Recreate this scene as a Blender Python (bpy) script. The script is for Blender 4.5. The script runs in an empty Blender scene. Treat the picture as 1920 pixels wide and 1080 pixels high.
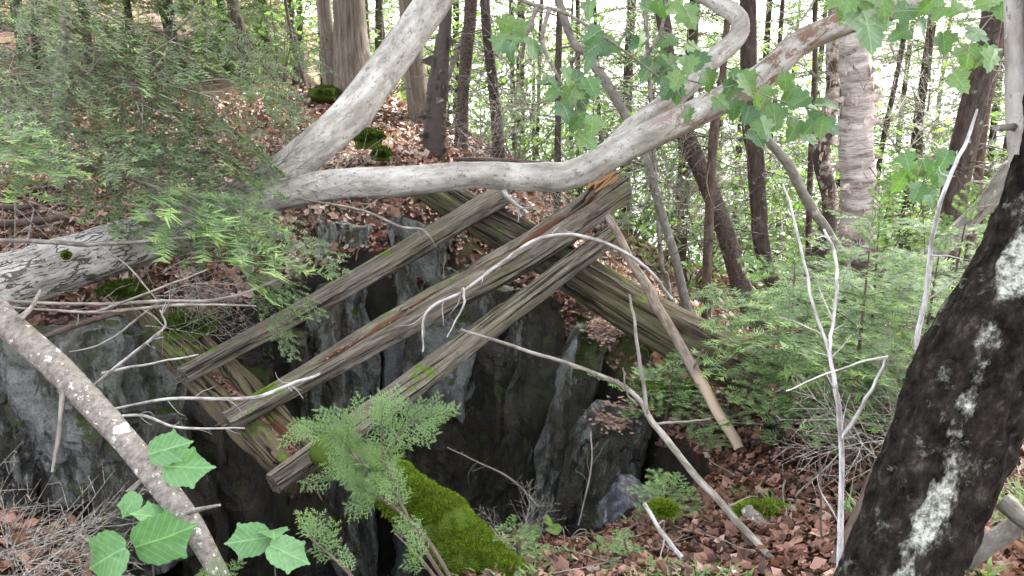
import bpy, math, random
import numpy as np
from mathutils import Matrix, Vector

# ------------------------------------------------------------------ camera, world, light, exposure
SC = bpy.context.scene
COL = SC.collection
R = math.radians
PITCH = R(16.0); FOC = 1500.0; CAM = np.array([0.0, 0.0, 1.7])
cd = bpy.data.cameras.new('camera'); cam = bpy.data.objects.new('camera', cd); COL.objects.link(cam)
cam.location = CAM; cam.rotation_euler = (R(90) - PITCH, 0, 0)
cd.sensor_width = 36.0; cd.lens = FOC / 1920 * 36.0; cd.clip_start = 0.05; cd.clip_end = 6000
SC.camera = cam

SUN_EL, SUN_AZ = R(52), R(35)          # azimuth clockwise from +Y: the bright side lies ahead and to the right
w = bpy.data.worlds.new('World'); SC.world = w; w.use_nodes = True
nt = w.node_tree; nt.nodes.clear()
sky = nt.nodes.new('ShaderNodeTexSky'); sky.sky_type = 'NISHITA'; sky.sun_disc = False
sky.sun_elevation = SUN_EL; sky.sun_rotation = SUN_AZ; sky.dust_density = 5.0; sky.air_density = 1.0; sky.ozone_density = 1.0
hs = nt.nodes.new('ShaderNodeHueSaturation'); hs.inputs['Saturation'].default_value = 0.30
bg = nt.nodes.new('ShaderNodeBackground'); bg.inputs['Strength'].default_value = 0.10
wo = nt.nodes.new('ShaderNodeOutputWorld')
nt.links.new(sky.outputs[0], hs.inputs['Color']); nt.links.new(hs.outputs[0], bg.inputs['Color']); nt.links.new(bg.outputs[0], wo.inputs['Surface'])
sl = bpy.data.lights.new('sun', 'SUN'); sun = bpy.data.objects.new('sun', sl); COL.objects.link(sun)
sl.energy = 1.5; sl.angle = R(12); sl.color = (1.0, 0.97, 0.92)
sd = Vector((math.sin(SUN_AZ) * math.cos(SUN_EL), math.cos(SUN_AZ) * math.cos(SUN_EL), math.sin(SUN_EL)))
sun.rotation_euler = sd.to_track_quat('Z', 'Y').to_euler()
SC.view_settings.view_transform = 'Standard'; SC.view_settings.look = 'None'
SC.view_settings.exposure = 4.1; SC.view_settings.gamma = 1.0; SC.view_settings.use_curve_mapping = False
SC.render.engine = 'CYCLES'
SC.cycles.use_denoising = True; SC.cycles.max_bounces = 6; SC.cycles.diffuse_bounces = 3
SC.cycles.transmission_bounces = 3; SC.cycles.transparent_max_bounces = 4; SC.cycles.sample_clamp_indirect = 6

random.seed(7); RNG = np.random.default_rng(7)
FWD = np.array([0, math.cos(PITCH), -math.sin(PITCH)]); UPV = np.array([0, math.sin(PITCH), math.cos(PITCH)])

def P(px, py, Y):
    """a point of the place: the line of sight through photograph pixel (px, py), Y metres ahead"""
    ray = FWD + (px - 960) / FOC * np.array([1.0, 0, 0]) + (540 - py) / FOC * UPV
    return CAM + ray * (Y / ray[1])
def depth(p): return float(np.dot(np.asarray(p) - CAM, FWD))
def rad(wpx, p): return 0.5 * wpx * depth(p) / FOC

# ------------------------------------------------------------------ noise
def _hash(ix, iy, iz, seed):
    h = (ix.astype(np.int64) * 374761393 + iy.astype(np.int64) * 668265263 + iz.astype(np.int64) * 2147483647 + seed * 1274126177) & 0xFFFFFFFF
    h = ((h ^ (h >> 13)) * 1274126177) & 0xFFFFFFFF
    return ((h ^ (h >> 16)) & 0xFFFF) / 65535.0 * 2 - 1
def vnoise(p, seed=0):
    p = np.asarray(p, float); i = np.floor(p); f = p - i; f = f * f * (3 - 2 * f); i = i.astype(np.int64); out = 0
    for dx in (0, 1):
        for dy in (0, 1):
            for dz in (0, 1):
                wgt = (f[:, 0] if dx else 1 - f[:, 0]) * (f[:, 1] if dy else 1 - f[:, 1]) * (f[:, 2] if dz else 1 - f[:, 2])
                out = out + wgt * _hash(i[:, 0] + dx, i[:, 1] + dy, i[:, 2] + dz, seed)
    return out
def fbm(p, seed=0, octv=4, gain=0.5):
    a, s, o = 1.0, 1.0, 0
    for k in range(octv):
        o = o + a * vnoise(np.asarray(p) * s, seed + k * 17); a *= gain; s *= 2.03
    return o

# ------------------------------------------------------------------ mesh building
class MB:
    def __init__(s): s.v = []; s.q = []; s.t = []; s.qm = []; s.tm = []; s.tint = []; s.bk = []; s.n = 0
    def add(s, V, Q=None, T=None, m=0, tint=None, bk=None):
        V = np.asarray(V, float).reshape(-1, 3); k = len(V)
        s.v.append(V)
        s.tint.append(np.broadcast_to(np.asarray(0.5 if tint is None else tint, float), (k,)))
        s.bk.append(V if bk is None else bk)
        if Q is not None and len(Q): s.q.append(np.asarray(Q, np.int64) + s.n); s.qm.append(np.full(len(Q), m))
        if T is not None and len(T): s.t.append(np.asarray(T, np.int64) + s.n); s.tm.append(np.full(len(T), m))
        s.n += k
    def mesh(s, name, mats, smooth=True):
        V = np.concatenate(s.v)
        q = np.concatenate(s.q) if s.q else np.zeros((0, 4), np.int64); t = np.concatenate(s.t) if s.t else np.zeros((0, 3), np.int64)
        me = bpy.data.meshes.new(name); me.vertices.add(len(V)); me.vertices.foreach_set('co', V.ravel())
        me.loops.add(q.size + t.size); me.loops.foreach_set('vertex_index', np.concatenate([q.ravel(), t.ravel()]))
        me.polygons.add(len(q) + len(t))
        me.polygons.foreach_set('loop_start', np.concatenate([np.arange(len(q)) * 4, q.size + np.arange(len(t)) * 3]))
        me.polygons.foreach_set('loop_total', np.concatenate([np.full(len(q), 4), np.full(len(t), 3)]))
        me.polygons.foreach_set('material_index', np.concatenate(s.qm + s.tm).astype(np.int32))
        me.polygons.foreach_set('use_smooth', np.full(len(q) + len(t), smooth))
        for m in (mats if isinstance(mats, (list, tuple)) else [mats]): me.materials.append(m)
        a = me.attributes.new('tint', 'FLOAT', 'POINT'); a.data.foreach_set('value', np.concatenate(s.tint))
        b = me.attributes.new('bk', 'FLOAT_VECTOR', 'POINT'); b.data.foreach_set('vector', np.concatenate(s.bk).ravel())
        me.update(calc_edges=True); me.validate()
        return me
def link(name, data, parent=None, label=None, cat=None, group=None, kind=None):
    o = bpy.data.objects.new(name, data); COL.objects.link(o)
    if parent is not None: o.parent = parent
    if label: o['label'] = label
    if cat: o['category'] = cat
    if group: o['group'] = group
    if kind: o['kind'] = kind
    return o
def empty(name, loc, label, cat, group=None):
    o = link(name, None, None, label, cat, group); o.location = Vector(loc); o.empty_display_size = 0.1
    o.matrix_world = Matrix.Translation(Vector(loc)); return o
def part(name, mb, mats, root, smooth=True, label=None, kind=None):
    """a mesh made in world coordinates, hung under its thing"""
    off = np.array(root.location); parent = root.parent
    if parent is not None: off = off + np.array(parent.location)
    mb.v = [v - off for v in mb.v]
    return link(name, mb.mesh(name, mats, smooth), root, label=label, kind=kind)

def spline(pts, n):
    pts = np.asarray(pts, float)
    if len(pts) == 2: return pts[0] + (pts[1] - pts[0]) * np.linspace(0, 1, n)[:, None]
    e = np.vstack([2 * pts[0] - pts[1], pts, 2 * pts[-1] - pts[-2]]); m = len(pts) - 1
    u = np.linspace(0, m, n); k = np.minimum(u.astype(int), m - 1); t = (u - k)[:, None]
    a, b, c, d = e[k], e[k + 1], e[k + 2], e[k + 3]
    return 0.5 * (2 * b + (c - a) * t + (2 * a - 5 * b + 4 * c - d) * t * t + (3 * b - a - 3 * c + d) * t ** 3)
def frames(pts):
    T = np.gradient(pts, axis=0); T /= np.linalg.norm(T, axis=1)[:, None] + 1e-12
    ref = np.array([0, -1.0, 0]) if np.mean(np.abs(T[:, 2])) > 0.75 else np.array([0, 0, 1.0])
    N = ref - (T @ ref)[:, None] * T; N /= np.linalg.norm(N, axis=1)[:, None] + 1e-12
    return T, N, np.cross(T, N)
def tube(mb, pts, radii, sides=8, n=None, prof=None, m=0, tint=None, cap=True):
    """sweep: prof(a, s, bk) returns a radius factor; a=0 is the upper side (the near side of an upright stem)"""
    pts = np.asarray(pts, float); n = n or len(pts)
    C = spline(pts, n) if n != len(pts) or len(pts) > 2 else pts
    radii = np.interp(np.linspace(0, 1, n), np.linspace(0, 1, len(np.atleast_1d(radii))), np.atleast_1d(radii))
    T, N, B = frames(C)
    s = np.concatenate([[0], np.cumsum(np.linalg.norm(np.diff(C, axis=0), axis=1))])
    a = np.arange(sides) / sides * 2 * np.pi
    A, S = np.meshgrid(a, s); r = np.repeat(radii[:, None], sides, 1)
    bk = np.stack([np.cos(A) * r, np.sin(A) * r, S], -1).reshape(-1, 3)
    if prof is not None: r = r * prof(A.ravel(), S.ravel() / s[-1], bk).reshape(r.shape)
    V = C[:, None] + r[..., None] * (np.cos(A)[..., None] * N[:, None] + np.sin(A)[..., None] * B[:, None])
    V = V.reshape(-1, 3); i = np.arange(n - 1)[:, None] * sides; j = np.arange(sides)[None]; j2 = (j + 1) % sides
    Q = np.stack([i + j, i + j2, i + sides + j2, i + sides + j], -1).reshape(-1, 4)
    if tint is not None and np.ndim(tint) == 1: tint = np.repeat(np.interp(np.linspace(0, 1, n), np.linspace(0, 1, len(tint)), tint), sides)
    base = mb.n
    mb.add(V, Q, m=m, tint=tint, bk=bk)
    if cap:
        for c, ring, fl in ((C[0], 0, 1), (C[-1], (n - 1) * sides, 0)):
            rv = V[ring:ring + sides]; mid = rv.mean(0)
            k = np.arange(sides); k2 = (k + 1) % sides
            tr = np.stack([np.full(sides, sides), k2, k] if fl else [np.full(sides, sides), k, k2], -1)
            mb.add(np.vstack([rv, mid]), None, tr, m=m, bk=np.vstack([bk[ring:ring + sides], [[0, 0, bk[ring, 2]]]]) + 0.31)
    return C
def wander(p, d, L, n=7, wob=0.15, grav=0.0, rng=RNG):
    p = np.array(p, float); d = np.array(d, float); d /= np.linalg.norm(d); out = [p.copy()]
    for _ in range(n - 1):
        d = d + rng.normal(0, wob, 3) + np.array([0, 0, -grav]); d /= np.linalg.norm(d); p = p + d * L / (n - 1); out.append(p.copy())
    return np.array(out)
def basis(S, E, up=(0, 0, 1), roll=0.0, width=1.0):
    S = Vector(S); E = Vector(E); x = (E - S); L = x.length; x.normalize()
    u = Vector(up); z = (u - x * u.dot(x))
    if z.length < 1e-3: z = Vector((0, -1, 0)) - x * Vector((0, -1, 0)).dot(x)
    z.normalize(); y = z.cross(x)
    M = Matrix((x, y, z)).transposed().to_4x4() @ Matrix.Rotation(roll, 4, 'X')
    return Matrix.Translation(S) @ M @ Matrix.Diagonal((L, L * width, L, 1))
def place(name, me, root, M):
    o = link(name, me, root)
    off = Vector(root.location)
    if root.parent is not None: off = off + Vector(root.parent.location)
    o.matrix_parent_inverse = Matrix.Identity(4); o.matrix_basis = Matrix.Translation(-off) @ M
    return o

# ------------------------------------------------------------------ materials
class NT:
    def __init__(s, name, rough=0.85, spec=0.25):
        s.m = bpy.data.materials.new(name); s.m.use_nodes = True; s.t = s.m.node_tree; s.t.nodes.clear()
        s.out = s.t.nodes.new('ShaderNodeOutputMaterial'); s.rough = rough; s.spec = spec
    def n(s, typ, **kw):
        nd = s.t.nodes.new(typ)
        for k, v in kw.items():
            if hasattr(nd, k): setattr(nd, k, v)
            else: nd.inputs[k.replace('_', ' ')].default_value = v
        return nd
    def l(s, a, b): s.t.links.new(a, b)
    def coord(s, attr=None, scale=(1, 1, 1)):
        if attr: c = s.n('ShaderNodeAttribute', attribute_name=attr).outputs['Vector']
        else: c = s.n('ShaderNodeNewGeometry').outputs['Position']
        mp = s.n('ShaderNodeMapping'); mp.inputs['Scale'].default_value = scale; s.l(c, mp.inputs['Vector']); return mp.outputs[0]
    def noise(s, vec, scale, detail=5, rough=0.6, dist=0.0):
        nd = s.n('ShaderNodeTexNoise'); nd.inputs['Scale'].default_value = scale; nd.inputs['Detail'].default_value = detail
        nd.inputs['Roughness'].default_value = rough; nd.inputs['Distortion'].default_value = dist; s.l(vec, nd.inputs['Vector']); return nd.outputs['Fac']
    def vor(s, vec, scale, feature='F1'):
        nd = s.n('ShaderNodeTexVoronoi', feature=feature); nd.inputs['Scale'].default_value = scale; s.l(vec, nd.inputs['Vector']); return nd.outputs['Distance']
    def ramp(s, fac, stops, interp='LINEAR'):
        nd = s.n('ShaderNodeValToRGB'); el = nd.color_ramp.elements; nd.color_ramp.interpolation = interp
        while len(el) < len(stops): el.new(0.5)
        for e, (p, c) in zip(el, stops): e.position = p; e.color = (*c, 1) if len(c) == 3 else c
        s.l(fac, nd.inputs['Fac']); return nd.outputs['Color']
    def step(s, fac, lo, hi):
        nd = s.n('ShaderNodeMapRange', interpolation_type='SMOOTHSTEP'); s.l(fac, nd.inputs['Value'])
        nd.inputs['From Min'].default_value = lo; nd.inputs['From Max'].default_value = hi; return nd.outputs[0]
    def mix(s, f, a, b, blend='MIX'):
        nd = s.n('ShaderNodeMix', data_type='RGBA', blend_type=blend)
        for sock, v in ((nd.inputs[0], f), (nd.inputs[6], a), (nd.inputs[7], b)):
            if hasattr(v, 'links'): s.l(v, sock)
            elif isinstance(v, (int, float)): sock.default_value = v
            else: sock.default_value = (*v, 1)
        return nd.outputs[2]
    def math(s, op, a, b=0.0):
        nd = s.n('ShaderNodeMath', operation=op)
        for sock, v in ((nd.inputs[0], a), (nd.inputs[1], b)):
            if hasattr(v, 'links'): s.l(v, sock)
            else: sock.default_value = v
        return nd.outputs[0]
    def finish(s, color, height=None, dist=0.01, rough=None):
        b = s.n('ShaderNodeBsdfPrincipled'); b.inputs['Roughness'].default_value = s.rough; b.inputs['Specular IOR Level'].default_value = s.spec
        if hasattr(color, 'links'): s.l(color, b.inputs['Base Color'])
        else: b.inputs['Base Color'].default_value = (*color, 1)
        if rough is not None: s.l(rough, b.inputs['Roughness'])
        if height is not None:
            bp = s.n('ShaderNodeBump'); bp.inputs['Strength'].default_value = 1.0; bp.inputs['Distance'].default_value = dist
            s.l(height, bp.inputs['Height']); s.l(bp.outputs[0], b.inputs['Normal'])
        s.l(b.outputs[0], s.out.inputs['Surface']); return s.m
    def leafy(s, color, trans=0.4, rough=0.55):
        b = s.n('ShaderNodeBsdfPrincipled'); b.inputs['Roughness'].default_value = rough; b.inputs['Specular IOR Level'].default_value = s.spec
        tr = s.n('ShaderNodeBsdfTranslucent'); mx = s.n('ShaderNodeMixShader'); mx.inputs[0].default_value = trans
        br = s.mix(1.0, color, (1.0, 1.15, 0.55), 'MULTIPLY')
        s.l(color, b.inputs['Base Color']); s.l(br, tr.inputs['Color'])
        s.l(b.outputs[0], mx.inputs[1]); s.l(tr.outputs[0], mx.inputs[2]); s.l(mx.outputs[0], s.out.inputs['Surface']); return s.m
    def tint(s): return s.n('ShaderNodeAttribute', attribute_name='tint').outputs['Fac']

def moss_over(t, color, amount_lo=0.52, amount_hi=0.62, up_lo=0.25, up_hi=0.75, scale=3.0, col=(0.07, 0.11, 0.015)):
    g = t.n('ShaderNodeNewGeometry'); sx = t.n('ShaderNodeSeparateXYZ'); t.l(g.outputs['Normal'], sx.inputs[0])
    up = t.step(sx.outputs['Z'], up_lo, up_hi)
    f = t.math('MULTIPLY', up, t.step(t.noise(g.outputs['Position'], scale, 5, 0.65), amount_lo, amount_hi))
    mc = t.mix(t.noise(g.outputs['Position'], 60, 3), tuple(c * 0.45 for c in col), tuple(c * 1.5 for c in col))
    return t.mix(f, color, mc), f

def mat_maple_bark():
    t = NT('maple_bark', 0.9, 0.15); c = t.coord('bk', (1, 1, 0.16)); c2 = t.coord('bk', (1, 1, 1)); c3 = t.coord('bk', (1, 1, 0.35))
    base = t.ramp(t.noise(c3, 9, 6, 0.65), [(0.28, (0.13, 0.112, 0.095)), (0.46, (0.27, 0.245, 0.22)), (0.66, (0.45, 0.43, 0.40))])
    wv = t.n('ShaderNodeVectorMath', operation='MULTIPLY_ADD'); nz_ = t.n('ShaderNodeTexNoise'); nz_.inputs['Scale'].default_value = 14; nz_.inputs['Detail'].default_value = 4
    t.l(c2, nz_.inputs['Vector']); t.l(nz_.outputs['Color'], wv.inputs[0]); wv.inputs[1].default_value = (0.045, 0.045, 0.03); t.l(t.coord('bk', (1, 1, 0.13)), wv.inputs[2])
    crack = t.vor(wv.outputs[0], 44, 'DISTANCE_TO_EDGE'); dst = t.noise(c2, 9, 5, 0.7)
    cf = t.step(t.math('ADD', crack, t.math('MULTIPLY', t.math('SUBTRACT', dst, 0.5), 0.75)), -0.02, 0.06)
    tn = t.tint()                                    # 1 = rough old bark at the butt, 0 = smooth young bark, <0 = brown patches allowed
    cfm = t.math('MAXIMUM', cf, t.math('SUBTRACT', 1.0, t.step(tn, 0.3, 0.9)))
    col = t.mix(cfm, (0.085, 0.073, 0.062), base)
    brown = t.step(t.noise(t.coord('bk', (1, 1, 0.45)), 12.0, 8, 0.78, 0.8), 0.48, 0.58)
    brown = t.math('MULTIPLY', brown, t.math('SUBTRACT', 1.0, t.step(tn, 0.04, 0.16)))
    col = t.mix(brown, col, t.mix(t.noise(c2, 60, 4), (0.10, 0.055, 0.04), (0.2, 0.12, 0.09)))
    fl = t.step(t.noise(t.coord('bk', (1, 1, 0.55)), 40, 8, 0.8), 0.545, 0.61); col = t.mix(t.math('MULTIPLY', fl, 0.85), col, (0.11, 0.095, 0.08))
    sp = t.step(t.noise(c2, 55, 3, 0.5), 0.68, 0.72); col = t.mix(t.math('MULTIPLY', sp, 0.6), col, (0.5, 0.5, 0.46))
    dk = t.step(t.noise(t.coord('bk', (0.6, 0.6, 1.6)), 9, 7, 0.75), 0.58, 0.66); col = t.mix(t.math('MULTIPLY', dk, 0.55), col, (0.12, 0.11, 0.09))
    mc = t.step(t.noise(c2, 5.5, 5, 0.7), 0.66, 0.72); col = t.mix(t.math('MULTIPLY', mc, t.step(tn, 0.4, 0.9)), col, (0.13, 0.15, 0.05))
    h = t.math('ADD', t.math('MULTIPLY', cfm, 1.0), t.math('MULTIPLY', t.noise(c3, 40, 5), 0.5))
    return t.finish(col, h, 0.013)
def mat_dark_lichen_bark():
    t = NT('dark_lichen_bark', 1.0, 0.05); c = t.coord('bk', (1, 1, 0.7)); c2 = t.coord('bk')
    base = t.ramp(t.noise(c, 30, 6, 0.7), [(0.38, (0.005, 0.004, 0.0035)), (0.56, (0.02, 0.016, 0.013)), (0.76, (0.075, 0.064, 0.052))])
    gl = t.step(t.noise(c2, 11, 8, 0.78), 0.57, 0.66); col = t.mix(t.math('MULTIPLY', gl, 0.75), base, (0.14, 0.14, 0.112))
    tn = t.tint(); n1 = t.noise(t.coord('bk', (1, 1, .5)), 17, 8, 0.75)
    strip = t.step(t.math('ADD', t.math('MULTIPLY', tn, 0.40), t.math('MULTIPLY', t.math('ADD', n1, t.noise(c2, 6, 4, 0.6)), 0.56)), 0.74, 0.84)
    wl = t.mix(t.step(t.noise(c2, 42, 6, 0.8), 0.38, 0.62), (0.07, 0.068, 0.055), (0.42, 0.42, 0.36)); col = t.mix(strip, col, wl)
    h = t.math('ADD', t.noise(c, 45, 6, 0.7), t.math('MULTIPLY', strip, 0.25))
    return t.finish(col, h, 0.012)
def mat_grey_pole():
    t = NT('speckled_grey_bark', 0.85, 0.2); c2 = t.coord('bk'); c = t.coord('bk', (1, 1, 1.8))
    base = t.ramp(t.noise(c, 35, 6, 0.65), [(0.3, (0.08, 0.065, 0.055)), (0.6, (0.20, 0.175, 0.155)), (0.8, (0.30, 0.27, 0.24))])
    sp = t.step(t.noise(c2, 40, 4, 0.6), 0.6, 0.66); col = t.mix(sp, base, (0.42, 0.40, 0.36))
    wp = t.step(t.noise(c2, 9, 2, 0.5), 0.71, 0.73); col = t.mix(wp, col, (0.7, 0.69, 0.65))
    return t.finish(col, t.noise(c, 60, 5), 0.006)
def mat_birch():
    t = NT('birch_bark', 0.7, 0.25); c = t.coord('bk', (0.35, 0.35, 2.2)); c2 = t.coord('bk')
    base = t.ramp(t.noise(c, 9, 6, 0.7), [(0.34, (0.15, 0.115, 0.10)), (0.48, (0.36, 0.315, 0.29)), (0.66, (0.56, 0.52, 0.49))])
    len_ = t.step(t.noise(t.coord('bk', (0.6, 0.6, 6.0)), 20, 4), 0.6, 0.66); col = t.mix(t.math('MULTIPLY', len_, 0.85), base, (0.06, 0.045, 0.04))
    dk = t.step(t.math('ADD', t.noise(c2, 7, 7, 0.75), t.math('MULTIPLY', t.tint(), 0.5)), 0.62, 0.74)
    col = t.mix(dk, col, (0.055, 0.042, 0.036))
    return t.finish(col, t.noise(c, 22, 5), 0.01)
def mat_bark(name, dark, light, zs=0.18, lich=None, scale=28, dist=0.01):
    t = NT(name, 0.92, 0.15); c = t.coord('bk', (1, 1, zs)); c2 = t.coord('bk')
    col = t.ramp(t.noise(c, scale, 6, 0.7), [(0.3, dark), (0.72, light)])
    if lich: col = t.mix(t.step(t.noise(c2, 14, 6, 0.7), 0.58, 0.66), col, lich)
    return t.finish(col, t.noise(c, scale * 1.3, 5, 0.7), dist)
def mat_timber(name, dark, mid, light, moss=0.6, green=0.5, rot=True):
    t = NT(name, 0.9, 0.15); c = t.coord('bk', (1, 1, 0.07)); c2 = t.coord('bk', (1, 1, 0.4)); c3 = t.coord('bk', (1, 1, 0.022))
    g1 = t.noise(c, 60, 8, 0.75, 0.5); g0 = t.noise(c2, 5, 5, 0.6)
    col = t.ramp(g1, [(0.28, dark), (0.5, mid), (0.74, light)])
    col = t.mix(t.math('MULTIPLY', t.step(g0, 0.45, 0.65), green), col, (0.085, 0.088, 0.035))
    ck = t.step(t.noise(c3, 40, 6, 0.65, 0.4), 0.39, 0.45); col = t.mix(ck, (0.016, 0.012, 0.008), col)
    st = t.step(t.noise(c2, 9, 7, 0.75), 0.5, 0.66); col = t.mix(t.math('MULTIPLY', st, 0.55), col, (0.035, 0.026, 0.02))
    if rot: col = t.mix(t.step(t.tint(), 0.6, 0.8), col, t.mix(t.noise(c2, 50, 5), (0.03, 0.015, 0.009), (0.15, 0.066, 0.036)))
    col, f = moss_over(t, col, moss, moss + 0.07, 0.2, 0.8, 3.5)
    h = t.math('ADD', t.math('MULTIPLY', g1, 0.8), t.math('ADD', ck, t.math('MULTIPLY', f, 0.6)))
    return t.finish(col, h, 0.012)
def mat_rock():
    t = NT('rock', 0.8, 0.3); g = t.coord(None); gv = t.coord(None, (1, 1, 0.28)); tn = t.tint()
    base = t.ramp(t.noise(gv, 6, 9, 0.72, 0.5), [(0.30, (0.02, 0.018, 0.015)), (0.42, (0.07, 0.064, 0.055)), (0.54, (0.16, 0.15, 0.132)), (0.72, (0.30, 0.29, 0.265))])
    base = t.mix(t.math('MULTIPLY', t.math('SUBTRACT', 1.0, tn), 0.8), base, t.mix(t.noise(gv, 8, 6, 0.7), (0.012, 0.010, 0.008), (0.055, 0.046, 0.036)))   # low-tint slabs: the pit's shade painted into their colour
    rust = t.step(t.noise(g, 3.4, 6, 0.65), 0.52, 0.64); col = t.mix(t.math('MULTIPLY', rust, 0.6), base, (0.085, 0.055, 0.03))
    lv = t.math('ADD', t.noise(gv, 5.0, 9, 0.76), t.math('MULTIPLY', t.math('SUBTRACT', tn, 0.5), 0.17)); lich = t.step(lv, 0.52, 0.60)
    col = t.mix(t.math('MULTIPLY', lich, 0.9), col, t.mix(t.noise(g, 45, 6, 0.8), (0.14, 0.145, 0.14), (0.56, 0.575, 0.555)))
    col = t.mix(1.0, col, t.ramp(t.noise(g, 75, 6, 0.8), [(0.3, (0.45, 0.45, 0.45)), (0.7, (1.35, 1.33, 1.3))]), 'MULTIPLY')
    wet = t.step(t.noise(t.coord(None, (1.6, 1.6, 0.16)), 5, 5, 0.6), 0.58, 0.68); col = t.mix(t.math('MULTIPLY', wet, 0.7), col, (0.02, 0.018, 0.015))
    gr = t.step(t.noise(g, 2.1, 5, 0.65), 0.52, 0.64); col = t.mix(t.math('MULTIPLY', gr, 0.5), col, (0.048, 0.055, 0.02))
    col, f = moss_over(t, col, 0.48, 0.58, 0.3, 0.8, 4.0, (0.06, 0.09, 0.014))
    h = t.math('ADD', t.noise(gv, 18, 9, 0.78), t.math('MULTIPLY', t.noise(g, 60, 5, 0.75), 0.4))
    return t.finish(col, h, 0.08)
def mat_pale_rock():
    t = NT('pale_blue_rock', 0.6, 0.4); g = t.coord(None)
    col = t.ramp(t.noise(g, 26, 7, 0.75), [(0.42, (0.012, 0.012, 0.015)), (0.56, (0.09, 0.092, 0.115)), (0.70, (0.36, 0.38, 0.46))])
    return t.finish(col, t.noise(g, 40, 6, 0.75), 0.03)
def mat_ground():
    t = NT('forest_floor', 0.95, 0.1); g = t.coord(None)
    col = t.ramp(t.noise(g, 14, 8, 0.75), [(0.3, (0.02, 0.013, 0.009)), (0.5, (0.085, 0.048, 0.034)), (0.66, (0.16, 0.09, 0.065)), (0.8, (0.25, 0.16, 0.12))])
    col = t.mix(t.step(t.noise(g, 1.1, 5, 0.6), 0.55, 0.66), col, (0.055, 0.06, 0.022))
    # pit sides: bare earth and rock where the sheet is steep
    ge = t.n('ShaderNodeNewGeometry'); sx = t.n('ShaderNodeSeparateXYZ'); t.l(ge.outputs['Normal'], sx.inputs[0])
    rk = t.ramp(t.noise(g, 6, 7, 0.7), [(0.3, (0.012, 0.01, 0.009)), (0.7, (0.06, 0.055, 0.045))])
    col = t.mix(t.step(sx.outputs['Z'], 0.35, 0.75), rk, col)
    return t.finish(col, t.noise(g, 30, 8, 0.75), 0.05)
def mat_litter():
    t = NT('leaf_litter', 0.65, 0.35)
    col = t.ramp(t.tint(), [(0.0, (0.022, 0.013, 0.009)), (0.22, (0.075, 0.034, 0.023)), (0.46, (0.165, 0.075, 0.052)), (0.66, (0.25, 0.125, 0.09)), (0.84, (0.33, 0.21, 0.17)), (1.0, (0.46, 0.37, 0.33))])
    return t.leafy(col, 0.15, 0.5)
def mat_needles(name, dark, mid, lime, trans=0.35):
    t = NT(name, 0.5, 0.3); oi = t.n('ShaderNodeObjectInfo').outputs['Random']
    col = t.ramp(t.tint(), [(0.0, dark), (0.5, mid), (1.0, lime)])
    col = t.mix(t.math('MULTIPLY', oi, 0.35), col, tuple(c * 0.55 for c in dark))
    return t.leafy(col, trans, 0.45)
def mat_leaf(name, a, b, trans=0.4, sp=0.35, veins=True):
    t = NT(name, 0.5, sp); oi = t.n('ShaderNodeObjectInfo').outputs['Random']
    col = t.mix(oi, a, b); col = t.mix(t.math('MULTIPLY', t.tint(), 0.35), col, (0.16, 0.26, 0.07))
    if veins:                                             # midrib and side veins drawn in the blade's own coordinates
        sx = t.n('ShaderNodeSeparateXYZ'); t.l(t.coord('bk'), sx.inputs[0]); ay = t.math('ABSOLUTE', sx.outputs['Y'])
        mid = t.math('SUBTRACT', 1.0, t.step(ay, 0.006, 0.022)); fr = t.math('FRACT', t.math('MULTIPLY', t.math('SUBTRACT', sx.outputs['X'], t.math('MULTIPLY', ay, 0.85)), 7.5))
        side = t.math('SUBTRACT', 1.0, t.step(t.math('ABSOLUTE', t.math('SUBTRACT', fr, 0.5)), 0.02, 0.13)); v = t.math('MAXIMUM', mid, t.math('MULTIPLY', side, 0.55))
        col = t.mix(t.math('MULTIPLY', v, 0.5), col, tuple(min(1, 1.7 * c + .03) for c in b))
        n_ = t.noise(t.coord('bk'), 7, 5, 0.7); col = t.mix(t.math('MULTIPLY', t.step(n_, 0.4, 0.75), 0.45), col, tuple(c * 0.6 for c in a))
    return t.leafy(col, trans, 0.45)
def mat_plain(name, a, b, scale=40, zs=0.3, dist=0.003, rough=0.8, tinted=None):
    t = NT(name, rough, 0.2); c = t.coord('bk', (1, 1, zs)); n = t.noise(c, scale, 5, 0.65)
    col = t.mix(t.step(n, 0.35, 0.65), a, b)
    if tinted: col = t.mix(t.step(t.tint(), 0.6, 0.75), col, tinted)
    return t.finish(col, n, dist)
def mat_moss(name='moss', k=1.0):
    t = NT(name, 0.9, 0.1); g = t.coord(None)
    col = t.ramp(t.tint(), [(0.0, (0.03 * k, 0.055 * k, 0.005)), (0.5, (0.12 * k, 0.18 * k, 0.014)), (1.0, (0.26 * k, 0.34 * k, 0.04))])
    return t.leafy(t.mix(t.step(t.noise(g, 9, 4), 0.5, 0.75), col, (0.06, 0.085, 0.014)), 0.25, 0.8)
def mat_water():
    t = NT('lake_water', 0.3, 0.5); g = t.coord(None)
    return t.finish((0.05, 0.07, 0.06), t.noise(g, 0.5, 3), 0.02)

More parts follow.
